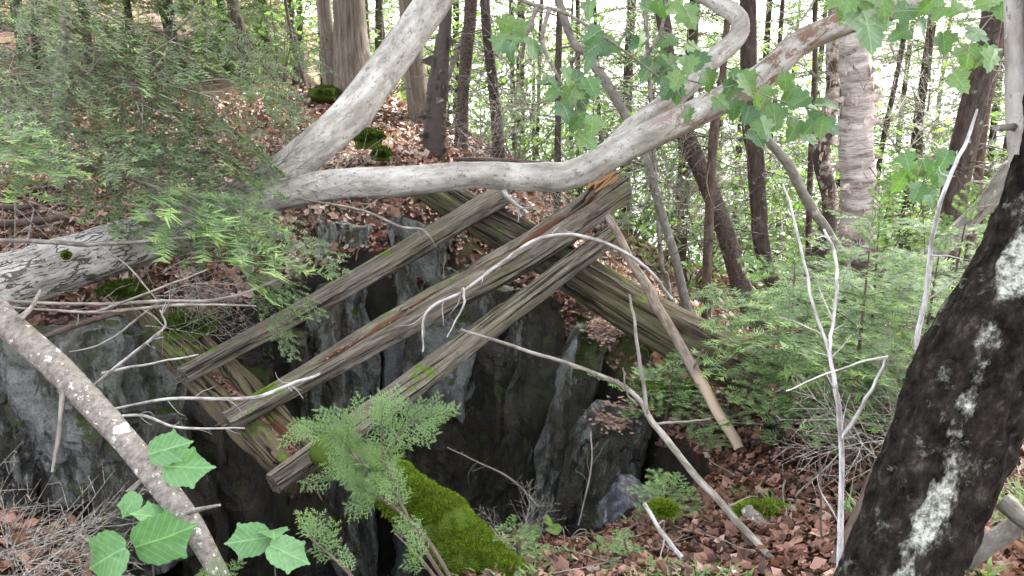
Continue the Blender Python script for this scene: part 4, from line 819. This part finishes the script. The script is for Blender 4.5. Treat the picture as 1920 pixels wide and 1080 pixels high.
bough_tree('fir_sapling', 'bright fir bough reaching in above the left leaf bank', [(-130, 60, 3.0), (-120, 300, 2.95), (-110, 560, 2.9), (-105, 700, 2.9)], [16, 20, 24, 28], fb, FIR, 'brown', 'sapling')

# ------------------------------------------------------------------ young firs on the right
def fir_sapling(label, px, pytop, pybase, Yd, spread, levels, seed, mat='brown', group=None):
    rng = np.random.default_rng(seed); tp = P(px, pytop, Yd); bs = P(px, pybase, Yd); g = gz(tp[0], tp[1]); bz = min(bs[2], g)
    base = np.array([tp[0] + rng.normal(0, .03), Yd, g - .05]); H = tp[2] - base[2]
    root = empty('fir_sapling', base, label, 'sapling', group); m_ = MB(); tube(m_, [base, (base + tp) / 2 + rng.normal(0, .01, 3), tp], [.012 + H * .006, .009, .003], 8, 24, bark_prof(9, .08, .05)); part('trunk', m_, M[mat], root)
    vis = bs[2]
    for lv in range(levels):
        f = (lv + .5) / levels; z = vis + (tp[2] - vis) * f; nb = rng.integers(4, 7); a0 = rng.uniform(0, 6.28)
        for b in range(nb):
            a_ = a0 + b / nb * 6.283 + rng.normal(0, .2); L = 1.42 * spread * (1.05 - .7 * f) * rng.uniform(.75, 1.15); S = np.array([tp[0], Yd, z])
            E = S + np.array([math.cos(a_) * L, math.sin(a_) * L, L * rng.uniform(-.12, .28)])
            place('bough', FIR[rng.integers(0, 4)], root, basis(S, E, roll=rng.normal(0, .2), width=rng.uniform(.9, 1.15)))
    E = tp + np.array([0, 0, spread * .35]); place('bough', FIR[0], root, basis(tp - np.array([0, 0, .02]), E, up=(0, -1, 0)))
    return root
fir_sapling('bright young fir in front of the stout birch', 1650, 395, 640, 4.1, .52, 5, 201)
fir_sapling('young fir left of the forked white sapling above the beam end', 1490, 500, 700, 4.0, .42, 4, 202)
fir_sapling('young fir between the single bent white stem and the black trunk', 1810, 420, 690, 3.9, .55, 5, 203)
fir_sapling('low fir spreading over the lower end of the thick beam', 1470, 680, 770, 3.7, .36, 3, 204)
fir_sapling('dim fir filling the hollow behind the forked white sapling', 1640, 640, 860, 3.7, .50, 4, 205)
fir_sapling('sparse fir behind the dark slanting stick', 1740, 700, 820, 3.3, .42, 3, 207)
fir_sapling('lime-green low fir clump in the gap under the thick beam', 1262, 690, 770, 4.1, .30, 3, 211)
fir_sapling('full bright fir crossing behind the fork of the white sapling', 1630, 470, 700, 3.2, .50, 4, 221)
fir_sapling('fir crowded against the black leaning trunk', 1760, 480, 760, 3.1, .46, 4, 223)
fir_sapling('thin fir seedling beside the mossy log at the near lip', 960, 985, 1050, 2.6, .12, 2, 231)
fir_sapling('pale fir seedling before the short grey stick', 1170, 1010, 1060, 2.55, .11, 2, 232)
fir_sapling('tiny fir seedling on the right lip above the blue-grey boulder', 1262, 908, 950, 3.0, .15, 2, 208)

# ------------------------------------------------------------------ cedar seedling in front of the pit
root = empty('cedar_seedling', P(870, 1130, 2.1), 'feathery young cedar growing over the mossy log and plank ends', 'sapling')
stems = [[(870, 1130, 2.1), (800, 1010, 2.3), (730, 940, 2.45), (690, 880, 2.55), (650, 800, 2.62)], [(860, 1130, 2.12), (780, 1000, 2.35), (720, 860, 2.5), (718, 760, 2.6)], [(730, 940, 2.45), (660, 850, 2.5), (585, 795, 2.55)], [(745, 955, 2.43), (690, 920, 2.45), (635, 890, 2.5)], [(720, 860, 2.5), (760, 800, 2.55), (800, 780, 2.6)], [(700, 1130, 2.0), (640, 1060, 2.1), (570, 1000, 2.15)], [(850, 1130, 2.12), (790, 1050, 2.2), (740, 1000, 2.3)]]
CS = []
for st in stems:
    W = [P(*p) for p in st]; m_ = MB(); CS.append(tube(m_, W, [.008, .005, .002], 6, 30)); part('stem', m_, M['brown'], root)
rg = np.random.default_rng(77)
for k in range(112):
    C = CS[rg.choice([0, 1, 2, 3, 4, 5, 6], p=[.26, .22, .17, .14, .09, .06, .06])]; i_ = int(30 * rg.uniform(.3, .99)); S = C[min(i_, 29)]; d = C[min(i_ + 1, 29)] - C[min(i_ + 1, 29) - 2]; d /= np.linalg.norm(d)
    dd = d * .7 + rg.normal(0, .55, 3) + np.array([0, -.1, .22]); dd /= np.linalg.norm(dd); L = rg.uniform(.08, .15)
    place('spray', CED[k % 4], root, basis(S, S + dd * L, up=(rg.normal(0, .3), -.8, .6), width=rg.uniform(.9, 1.2)))
for k, (a_, b_) in enumerate([((600, 1020, 2.12), (560, 960, 2.15)), ((590, 1030, 2.1), (600, 955, 2.15)), ((610, 1035, 2.1), (625, 1000, 2.15))]):
    place('spray', CED[k], root, basis(P(*a_), P(*b_), up=(0, -1, .3), width=1.3))
# small sprigs on the bottom edge
for lab, px, py, Yd in (('pale cedar sprig at the foot of the slim leaning trunk', 415, 1075, 2.05), ('cedar sprig on the pit lip beside the pale boulder', 1240, 930, 2.9)):
    root = empty('cedar_sprig', P(px, py + 20, Yd), lab, 'sapling'); m_ = MB(); tube(m_, [P(px, py + 60, Yd), P(px, py, Yd)], [.004, .002], 5, 6); part('stem', m_, M['brown'], root)
    for _ in range(5):
        S = P(px, py + rg.uniform(-5, 25), Yd); d = rg.normal(0, .6, 3) + np.array([0, -.2, .8]); d /= np.linalg.norm(d); place('spray', CED[rg.integers(0, 4)], root, basis(S, S + d * .08, up=(0, -1, .3), width=1.1))

# ------------------------------------------------------------------ broad leaves
def leafy(name, label, cat, stems, leaves, meshes, size, stem_mat='brown', r0=.006, group=None, hang=.6):
    W0 = P(*stems[0][0]); root = empty(name, W0, label, cat, group); m_ = MB(); allp = []
    for st in stems:
        W = [P(*p) for p in st]; allp.append(tube(m_, W, [r0, r0 * .4], 7, 30))
    allp = np.vstack(allp); pm = MB(); rg = np.random.default_rng(int(abs(W0[0]) * 1000) + len(leaves)); todo = []
    for k, lf in enumerate(leaves):
        px, py, Yd, sz = lf[:4]; tip = lf[4] if len(lf) > 4 else None
        c = P(px, py, Yd); L = sz * depth(c) / FOC if sz else size
        if tip is None: ang = rg.normal(-math.pi / 2, .75)
        else: ang = R(tip)
        d = np.array([math.cos(ang), -.35 + rg.normal(0, .3), math.sin(ang) * .9]); d /= np.linalg.norm(d)
        S = c - d * L * .4; n_ = np.array([rg.normal(0, .35), -.75, .7 + rg.normal(0, .2)])
        todo.append((meshes[k % len(meshes)], basis(S, S + d * L, up=n_, roll=rg.normal(0, .3), width=rg.uniform(.9, 1.15))))
        j = np.argmin(((allp - S) ** 2).sum(1)); q = allp[j]; tube(pm, [q, (q + S) / 2 + np.array([0, 0, .02]), S], [.0022, .0014], 4, 7, cap=False)
    part('stem', m_, M[stem_mat], root); part('petioles', pm, M['twig'], root, kind='stuff')
    for me, Mx in todo: place('leaf', me, root, Mx)
    return root
jit = lambda L, Yd: [(a_, b_, Yd + RNG.uniform(-.18, .18), RNG.uniform(34, 52)) for a_, b_ in L]
leafy('maple_branch', 'thin maple branch slanting down before the thin straight stem', 'branch', [[(930, -40, 3.2), (985, 3, 3.2), (1060, 25, 3.2), (1130, 68, 3.2), (1190, 110, 3.2), (1235, 145, 3.2)], [(1030, 15, 3.2), (1018, 80, 3.15), (1050, 150, 3.1), (1065, 175, 3.1)], [(1008, 10, 3.2), (985, 75, 3.18), (975, 120, 3.15)], [(1210, 110, 3.2), (1240, 55, 3.2), (1250, -20, 3.2)]],
      jit([(950, 48), (978, 55), (940, 78), (955, 95), (972, 72), (1000, 88), (1105, 15), (1112, 66), (1122, 82), (1140, 88), (1104, 118), (1062, 142), (1078, 152), (1045, 168), (1030, 160), (1108, 160), (1072, 176), (1090, 180), (1062, 205), (1078, 232), (1100, 262), (1085, 215), (1110, 235), (1205, 65), (1195, 85), (1250, 75), (1240, 98), (1255, 120), (1242, 142), (1290, 122), (1310, 112), (1268, 18), (1292, 30), (1235, 18), (1213, 12), (1300, 90), (1215, 130), (1270, 150)], 3.15), ML, .11, 'pole', .0095)
leafy('maple_branch', 'leafy maple branch hanging in front of the slanting maple stem', 'branch', [[(1560, -60, 3.9), (1500, 40, 3.9), (1390, 150, 3.85), (1345, 165, 3.85)], [(1375, 150, 3.85), (1450, 185, 3.8), (1555, 212, 3.8)], [(1390, 155, 3.85), (1420, 140, 3.8), (1435, 160, 3.75)], [(1345, 165, 3.85), (1290, 150, 3.85), (1250, 138, 3.85)], [(1255, 140, 3.85), (1280, 190, 3.8), (1290, 215, 3.8)]],
      jit([(1385, 140), (1402, 155), (1352, 190), (1378, 205), (1440, 178), (1472, 152), (1482, 176), (1418, 192), (1440, 212), (1500, 190), (1522, 215), (1420, 256), (1432, 238), (1545, 192), (1508, 252), (1540, 238), (1490, 242), (1452, 218), (1530, 226), (1366, 168), (1290, 215), (1270, 175), (1255, 165), (1330, 150), (1400, 215), (1555, 235)], 3.8), ML, .11, 'twig', .005)
leafy('maple_branch', 'maple twig with one large leaf hanging before the birch top', 'branch', [[(1680, -80, 3.0), (1640, -20, 3.0), (1620, 10, 3.0)], [(1640, -20, 3.0), (1600, -5, 3.0), (1580, 0, 3.0)]], [(1628, 48, 3.0, 95, -80), (1600, 4, 3.05, 70, -120), (1585, -5, 2.95, 60, -60), (1655, -8, 3.0, 70, -70)], ML, .12, 'twig', .004)
leafy('maple_branch', 'scattered maple leaves on bare twigs before the leaning dark trunk', 'branch', [[(1930, -40, 4.4), (1860, 30, 4.4), (1800, 100, 4.4), (1740, 110, 4.4), (1640, 120, 4.4)], [(1860, 30, 4.4), (1800, 40, 4.4), (1750, 25, 4.4)], [(1920, 140, 4.4), (1850, 125, 4.4), (1780, 60, 4.4)]],
      jit([(1760, 25), (1795, 18), (1830, 62), (1852, 98), (1875, 18), (1800, 152), (1815, 105), (1700, 20), (1730, 45), (1770, 80), (1850, 5), (1745, 5), (1860, 110), (1690, 60)], 4.4), ML, .11, 'twig', .005)
leafy('maple_seedling', 'maple seedling leaves low between birch and bent white stem', 'sapling', [[(1735, 480, 4.9), (1730, 400, 4.9), (1720, 330, 4.9)]], jit([(1700, 300), (1735, 315), (1760, 330), (1690, 340), (1720, 360), (1745, 370), (1770, 300), (1715, 325)], 4.9), ML, .12, 'brown', .005)
leafy('broadleaf_seedling', 'broad bright leaves on a stem behind the slim leaning trunk', 'plant', [[(290, 1120, 2.25), (285, 1000, 2.3), (292, 900, 2.35), (285, 860, 2.38)]], [(312, 842, 2.36, 80, 20), (340, 876, 2.34, 98, 8), (245, 945, 2.3, 50, -120), (292, 968, 2.28, 70, 130), (300, 1012, 2.15, 112, 15), (200, 1045, 2.1, 105, -150)], BL, .14, 'brown', .004)
leafy('broadleaf_seedling', 'three pale broad leaves beside the cedar sprays over dark ground', 'plant', [[(520, 1120, 2.1), (515, 1060, 2.15), (510, 1022, 2.2)]], [(470, 1012, 2.2, 78, 175), (512, 994, 2.22, 66, 60), (536, 1036, 2.15, 82, -20)], BL, .11, 'brown', .003)
leafy('ground_plant', 'small round-leaved plant on the near lip of the pit', 'plant', [[(1020, 1040, 2.8), (1015, 1000, 2.8)], [(1020, 1040, 2.8), (1070, 1010, 2.75)]], [(1028, 977, 2.8, 34), (1002, 996, 2.8, 36), (1042, 992, 2.8, 30), (1098, 1004, 2.75, 28), (1126, 1012, 2.75, 28), (1108, 1034, 2.7, 36), (985, 998, 2.8, 25)], [SL[0]], .05, 'brown', .0025)

# ------------------------------------------------------------------ far foliage
tm = MB(); tube(tm, [(0, 0, -.2), (.03, 0, 2), (0, .03, 4.5), (0, 0, 6.5)], [.07, .055, .04, .01], 10, 30, bark_prof(4, .06, .05)); TRUNK = tm.mesh('trunk', M['dark'])
FC = [(-60, 9.5), (60, 12), (180, 10.5), (260, 14), (340, 11.5), (430, 13), (500, 16), (560, 12.5), (610, 17), (690, 15), (20, 16), (140, 18), (400, 19), (760, 18),
      (980, 14), (1180, 12.5), (1290, 9.6), (1480, 17), (1730, 11.5), (1900, 11), (1350, 18), (860, 15), (1590, 14), (1820, 15), (1690, 18), (1070, 18), (1430, 14), (1000, 21), (1130, 24), (1220, 17), (1280, 22), (1390, 23), (1530, 19), (1610, 24), (1760, 21), (1860, 24), (1940, 18), (940, 26), (1470, 27), (1720, 28), (1820, 29)]
for k, (px, Yd) in enumerate(FC):
    p = P(px, 200, Yd); g = gz(p[0], p[1]); left = px < 800
    root = empty('conifer', (p[0], p[1], g), 'background conifer on the rising left bank' if left else 'background conifer on the slope falling away beyond the pit', 'tree', 'conifers up the left bank' if left else 'conifers down the far slope')
    sc_ = RNG.uniform(.85, 1.2) * (1.0 if left else 1.15)
    for nm, me in (('trunk', TRUNK), ('crown', CROWN[k % 4])):
        o = link(nm, me, root); o.scale = (sc_, sc_, sc_); o.rotation_euler = (0, 0, RNG.uniform(0, 6.28))
def shrub(seed, n, Rr, H, L):
    rng = np.random.default_rng(seed); m_ = MB(); pts = []
    for _ in range(9):
        d = np.array([rng.normal(0, .5), rng.normal(0, .5), 1]); w_ = wander((0, 0, 0), d, H * rng.uniform(.7, 1.2), 8, .12, -.02, rng); tube(m_, w_, [.009, .002], 5, 12, m=1); pts.append(w_[2:])
    pts = np.vstack(pts); c = pts[rng.integers(0, len(pts), n)] + rng.normal(0, Rr * .28, (n, 3)); d = rng.normal(0, 1, (n, 3)) * np.array([1, 1, .5]) + np.array([0, 0, -.25]); d /= np.linalg.norm(d, axis=1)[:, None]
    s_ = np.cross(d, rng.normal(0, .5, (n, 3)) + np.array([0, 0, 1])); s_ /= np.linalg.norm(s_, axis=1)[:, None]; l_ = L * rng.uniform(.6, 1.2, (n, 1))
    V = np.stack([c, c + d * l_ * .45 + s_ * l_ * .33, c + d * l_, c + d * l_ * .45 - s_ * l_ * .33], 1).reshape(-1, 3); m_.add(V, np.arange(4 * n).reshape(-1, 4), tint=np.repeat(rng.uniform(0, 1, n), 4)); return m_
SH = [shrub(400 + k, 700, .9, 1.7 + .3 * k, .085).mesh('shrub', [M['shrub'], M['dtwig']], False) for k in range(3)]
for k, (px, Yd) in enumerate([(965, 9.2), (1010, 11), (1090, 9.5), (1140, 12), (1190, 10), (1270, 11.5), (1310, 8.5), (1390, 9.5), (1450, 11), (1490, 8.6), (1660, 9.2), (1720, 12), (1760, 9.8), (1830, 10.5), (1900, 9), (700, 11), (840, 10.5), (890, 12.5), (480, 12), (540, 10.8), (1560, 10), (1040, 13), (1230, 14), (1340, 12.5), (1520, 13.5), (1630, 13), (1790, 13.5), (1870, 12.5), (930, 14), (1110, 15)]):
    p = P(px, 300, Yd); g = gz(p[0], p[1]); o = link('leafy_shrub', SH[k % 3], None, 'pale green leafy shrub lit from behind in the undergrowth', 'shrub', 'leafy shrubs behind the pit'); o.location = (p[0], p[1], g - .05); o.rotation_euler = (0, 0, RNG.uniform(0, 6)); o.scale = [RNG.uniform(.75, 1.25)] * 3

# ------------------------------------------------------------------ dead brush
def brush(label, px, py, Yd, n, L, az, seed, spread=.5, mat=None):
    rng = np.random.default_rng(seed); S0 = P(px, py, Yd); root = empty('dead_branch', S0, label, 'branch')
    for k in range(n):
        a_ = R(az) + rng.normal(0, spread); d = np.array([math.cos(a_), rng.normal(0, .45), math.sin(a_)]); d /= np.linalg.norm(d); S = S0 + rng.normal(0, L * .12, 3)
        o = place('dead_spray', BARE[rng.integers(0, 3)], root, basis(S, S + d * L * rng.uniform(.6, 1.1), up=(0, -.7, .7), roll=rng.normal(0, .5)))
    return root
brush('dense grey dead brush piled in the near left corner', -30, 1020, 2.3, 9, .55, 8, 501, .4)
brush('fan of brittle dead twigs under the left rock wall', 30, 1100, 2.1, 8, .45, 45, 502, .6)
brush('tangle of dead twigs draped on the bank above the maple trunk', 250, 300, 4.9, 12, .9, 10, 503, .6)
brush('grey dead twigs massed where hemlock meets the maple fork', 430, 330, 4.75, 9, .7, -5, 504, .9)
brush('bare dead boughs across the upper left bank', -40, 200, 4.4, 9, 1.1, -15, 505, .35)
brush('dead twigs strewn between maple butt and mossy beam', 300, 560, 3.9, 7, .55, 10, 506, .5)
brush('wiry brown brush sprouting on the near lip of the pit', 960, 1030, 2.68, 3, .26, 100, 507, .9)
brush('dry twigs piled beneath the black leaning trunk', 1690, 860, 2.7, 10, .5, 100, 508, .9)
brush('fine dead twigs under the slanting maple stem', 1180, 420, 5.9, 9, .8, 90, 509, 1.2)
brush('brown dead twigs at the foot of the slim trunks', 880, 300, 6.8, 8, .7, 60, 510, 1.0)
brush('dead lower boughs of the conifers beside the scaly trunk', 1290, 420, 7.0, 12, 1.2, 60, 512, 1.2)
brush('dead lower boughs between the birch and the leaning dark trunk', 1720, 260, 6.8, 12, 1.3, 60, 513, 1.3)
brush('dead lower boughs behind the hanging maple leaves', 1010, 200, 7.2, 14, 1.3, 60, 514, 1.4)

# ------------------------------------------------------------------ leaf litter, moss cushions, ground greenery
def litter(n, xr, yr, size, keep=None, seed=1, lift=.012):
    rng = np.random.default_rng(seed); x = rng.uniform(*xr, n); y = rng.uniform(*yr, n); s_ = pit_sd(x, y); ok = s_ < .04
    if keep is not None: ok &= keep(x, y)
    x, y = x[ok], y[ok]; n = len(x); e = .03; z = ground_z(x, y); zx = ground_z(x + e, y, rough=False); zy = ground_z(x, y + e, rough=False); z0 = ground_z(x, y, rough=False)
    nr = np.stack([-(zx - z0) / e, -(zy - z0) / e, np.ones(n)], -1); nr += rng.normal(0, .5, (n, 3)); nr /= np.linalg.norm(nr, axis=1)[:, None]
    a_ = rng.uniform(0, 6.283, n); t = np.stack([np.cos(a_), np.sin(a_), np.zeros(n)], -1); t = t - (t * nr).sum(1)[:, None] * nr; t /= np.linalg.norm(t, axis=1)[:, None]; b = np.cross(nr, t)
    sz = size * np.clip(rng.lognormal(-.25, .5, n), .25, 2.2); c = np.stack([x, y, z + lift + rng.uniform(0, .02, n)], -1)
    shp = np.array([(-.5, 0), (-.2, .34), (.12, .22), (.3, .36), (.55, .05), (.25, -.3), (.05, -.2), (-.25, -.36)]); k = len(shp)
    V = [c]
    for (u, v) in shp:
        cu = rng.uniform(-.2, .6, n); jx = rng.uniform(.75, 1.25, n); V.append(c + (t * (u * jx)[:, None] + b * (v * jx)[:, None] + nr * (cu * (u * u + v * v) * 2.2)[:, None]) * sz[:, None])
    V = np.stack(V, 1).reshape(-1, 3); base = np.arange(n)[:, None] * (k + 1)
    T = np.concatenate([np.stack([base[:, 0], base[:, 0] + 1 + j, base[:, 0] + 1 + (j + 1) % k], -1) for j in range(k)])
    ti = np.clip(rng.beta(1.7, 2.3, n) + (.1 if seed == 1 else .03) + .3 * fbm(np.stack([x * 1.5, y * 1.5, x * 0], -1), 31, 2), 0, 1); m_ = MB(); m_.add(V, None, T, tint=np.repeat(ti, k + 1)); return m_
def lit(name, label, *a, **k): link(name, litter(*a, **k).mesh(name, M['litter'], False), None, label, 'leaves', None, 'stuff')
lit('leaf_litter', 'reddish fallen leaves carpeting the near right ground', 36000, (-.4, 3.4), (1.7, 4.4), .039, seed=1)
lit('leaf_litter', 'brown fallen leaves under and behind the maple on the left bank', 46000, (-5.5, .4), (3.6, 9.5), .046, seed=2)
lit('leaf_litter', 'pale leaves on the slope falling away behind the beam', 15000, (.0, 6.5), (4.4, 11), .07, seed=3)
lit('leaf_litter', 'damp leaves in the near left corner beneath the dead brush', 6000, (-2.6, .0), (1.2, 3.1), .05, seed=4)
# leaves in the sill beam's groove and on plank tops
def on_curve(W, n, r0, wd, size, seed, s0=0., s1=1.):
    rng = np.random.default_rng(seed); C = spline(W, 200); T_, N_, B_ = frames(C); m_ = MB(); shp = np.array([(-.5, 0), (-.1, .3), (.5, .05), (-.1, -.3)])
    for _ in range(n):
        i_ = int(rng.uniform(s0, s1) * 199); c = C[i_] + N_[i_] * r0 + B_[i_] * rng.normal(0, wd); a_ = rng.uniform(0, 6.28); t = math.cos(a_) * T_[i_] + math.sin(a_) * B_[i_]; nn = N_[i_] + rng.normal(0, .4, 3); nn /= np.linalg.norm(nn); b = np.cross(nn, t); sz = size * rng.uniform(.5, 1.3)
        m_.add([c] + [c + (t * u + b * v + nn * rng.uniform(0, .25)) * sz for u, v in shp], None, [(0, 1, 2), (0, 2, 3), (0, 3, 4), (0, 4, 1)], tint=np.clip(rng.beta(3, 2), 0, 1))
    return m_
link('leaf_fragments', on_curve(SW, 700, .055, .03, .028, 3, .45, 1.0).mesh('leaf_fragments', M['litter'], False), None, 'pinkish leaf fragments filling the groove of the left beam', 'leaves', None, 'stuff')
P2W = [P(*p) for p in PL2]; link('leaf_fragments', on_curve(P2W, 500, .042, .018, .018, 4, .15, .85).mesh('leaf_fragments', M['litter'], False), None, 'rusty crumbs of rot lying in the hollow plank', 'crumbs', None, 'stuff')
def patch(px, py, Yd, rx, ry, n, size, seed):
    rng = np.random.default_rng(seed); c = P(px, py, Yd); m_ = MB(); shp = np.array([(-.5, 0), (-.1, .3), (.5, .05), (-.1, -.3)])
    for _ in range(n):
        q = c + np.array([rng.normal(0, rx), rng.normal(0, ry), rng.uniform(-.01, .03)]); a_ = rng.uniform(0, 6.28); t = np.array([math.cos(a_), math.sin(a_), 0]); nn = np.array([0, 0, 1]) + rng.normal(0, .4, 3); nn /= np.linalg.norm(nn); b = np.cross(nn, t); sz = size * rng.uniform(.5, 1.3)
        m_.add([q] + [q + (t * u + b * v + nn * rng.uniform(0, .25)) * sz for u, v in shp], None, [(0, 1, 2), (0, 2, 3), (0, 3, 4), (0, 4, 1)], tint=np.clip(rng.beta(6, 1.5), 0, 1))
    return m_
link('leaf_fragments', patch(1128, 622, 4.95, .045, .10, 420, .045, 5).mesh('leaf_fragments', M['litter'], False), None, 'pinkish leaves caught on the narrow rock ledge below the beam', 'leaves', None, 'stuff')
link('leaf_fragments', patch(1150, 785, 4.42, .06, .08, 420, .045, 6).mesh('leaf_fragments', M['litter'], False), None, 'pale leaves on the lower rock ledge beside the dark hole', 'leaves', None, 'stuff')
def cushion(label, px, py, Yd, rx, ry, rz, n, seed):
    mm = M['moss'] if seed in (606, 607) else M['dmoss']
    rng = np.random.default_rng(seed); c = P(px, py, Yd); d = rng.normal(0, 1, (n, 3)); d[:, 2] = np.abs(d[:, 2]); d /= np.linalg.norm(d, axis=1)[:, None]; p = c + d * np.array([rx, ry, rz]) * (1 + .25 * fbm(d * 2.5 + seed, seed, 3))[:, None]
    m_ = MB(); moss_tuft(m_, p, d, L=.02, wd=.006); base = MB()
    root = empty('moss_cushion', c, label, 'moss'); part('moss', m_, mm, root, kind='stuff')
    rock_mesh(base, (rx * 1.75, ry * 1.75, rz * 1.75), Matrix.Translation(Vector(c)), seed, (6, 6, 6), 8, .01); part('hummock', base, mm, root)
cushion('bright moss mound between the maple stems', 690, 262, 6.35, .11, .10, .075, 5000, 601)
cushion('smaller moss mound below the bright one by red leaves', 716, 292, 6.1, .07, .07, .06, 2500, 602)
cushion('mossy hummock at the foot of the stout cedar', 608, 178, 8.3, .15, .15, .08, 3000, 603)
cushion('dull moss mound where the left beam meets the bank', 228, 545, 4.35, .12, .10, .035, 4000, 604)
cushion('moss pad topping the left beam', 355, 610, 4.02, .13, .10, .06, 5000, 605)
cushion('green moss pad on red leaves beside the mottled log', 1440, 972, 2.75, .11, .09, .035, 3500, 606)
cushion('little round moss pad near the pit lip', 1243, 957, 2.85, .045, .045, .025, 1500, 607)
cushion('mossy hummock in the gap under the thick beam', 1245, 735, 4.35, .15, .12, .07, 5000, 608)
def greens(n, xr, yr, H, seed, keep):
    rng = np.random.default_rng(seed); x = rng.uniform(*xr, n); y = rng.uniform(*yr, n); ok = (pit_sd(x, y) < -.03) & keep(x, y); x, y = x[ok], y[ok]; n = len(x); z = ground_z(x, y); a_ = rng.uniform(0, 6.28, n); h = H * rng.uniform(.5, 1.3, n)
    o_ = np.stack([np.cos(a_), np.sin(a_), np.zeros(n)], -1); s_ = np.stack([-np.sin(a_), np.cos(a_), np.zeros(n)], -1) * rng.uniform(.0025, .008, n)[:, None]; c = np.stack([x, y, z], -1); up = np.array([0, 0, 1.0])
    m1 = c + up * (h * .55)[:, None] + o_ * (h * .3)[:, None]; tp = c + up * (h * .8)[:, None] + o_ * (h * .8)[:, None]
    V = np.stack([c - s_ * .5, c + s_ * .5, m1 + s_, m1 - s_, tp], 1).reshape(-1, 3); b = np.arange(n)[:, None] * 5; m_ = MB(); m_.add(V, b + np.array([[0, 1, 2, 3]]), b + np.array([[3, 2, 4]]), tint=np.repeat(rng.uniform(0, 1, n), 5)); return m_
nz = lambda s, th: (lambda x, y: fbm(np.stack([x * s, y * s, x * 0], -1), 41, 3) > th)
link('ground_cover', greens(7000, (-.35, 1.1), (1.9, 3.05), .055, 701, nz(3.5, -.05)).mesh('ground_cover', M['grass'], False), None, 'short grassy greenery along the near lip of the pit', 'grass', None, 'stuff')
link('ground_cover', greens(9000, (.8, 6), (3.6, 9), .11, 702, nz(1.3, .15)).mesh('ground_cover', M['grass'], False), None, 'patchy greenery under the young firs', 'grass', None, 'stuff')
link('ground_cover', greens(5000, (1.2, 2.6), (1.4, 2.6), .10, 703, nz(2, .2)).mesh('ground_cover', M['grass'], False), None, 'low grass around the foot of the black leaning trunk', 'grass', None, 'stuff')


rng = np.random.default_rng(9); m_ = MB()
for _ in range(850):
    x, y = rng.uniform(-4, 3.2), rng.uniform(1.6, 8)
    if pit_sd(np.array([x]), np.array([y]))[0] > -.05: continue
    a_ = rng.uniform(0, 6.28); L = rng.uniform(.08, .5); w_ = wander((x, y, 0), (math.cos(a_), math.sin(a_), 0), L, 6, .14, 0, rng); w_[:, 2] = ground_z(w_[:, 0], w_[:, 1], pit=False) + rng.uniform(.015, .05); r_ = rng.uniform(.0015, .005)
    tube(m_, w_, [r_, r_ * .5], 5, 10, cap=False)
link('fallen_twigs', m_.mesh('fallen_twigs', M['twig']), None, 'small grey twigs strewn over the leaves around the pit', 'twigs', None, 'stuff')

# broadleaf crowns of the near leaning trees, spreading overhead
def leaf_crown(root, c, rx, rz, n, seed):
    rng = np.random.default_rng(seed); d = rng.normal(0, 1, (n, 3)); d /= np.linalg.norm(d, axis=1)[:, None]; p = np.array(c) + d * (rng.uniform(0.15, 1, n) ** .5)[:, None] * np.array([rx, rx, rz]); p = p[fbm(p * .9, seed, 2) > -.15]; n = len(p)
    t = rng.normal(0, 1, (n, 3)) * np.array([1, 1, .4]); t /= np.linalg.norm(t, axis=1)[:, None]; s_ = np.cross(t, np.array([0, 0, 1.0]) + rng.normal(0, .4, (n, 3))); s_ /= np.linalg.norm(s_, axis=1)[:, None]; l_ = .14 * rng.uniform(.7, 1.2, (n, 1))
    V = np.stack([p, p + t * l_ * .45 + s_ * l_ * .42, p + t * l_, p + t * l_ * .45 - s_ * l_ * .42], 1).reshape(-1, 3); m_ = MB(); m_.add(V, np.arange(4 * n).reshape(-1, 4)); part('crown', m_, M['mapleleaf'], root, smooth=False)
leaf_crown(bpy.data.objects['leaning_tree'], F[-1] + np.array([.2, 0, 2.6]), 2.2, 1.3, 5200, 801)
leaf_crown(bpy.data.objects['leaning_maple'], (B[-1] + CC[-1]) / 2 + np.array([.1, -.6, 3.2]), 2.8, 1.2, 6500, 802)
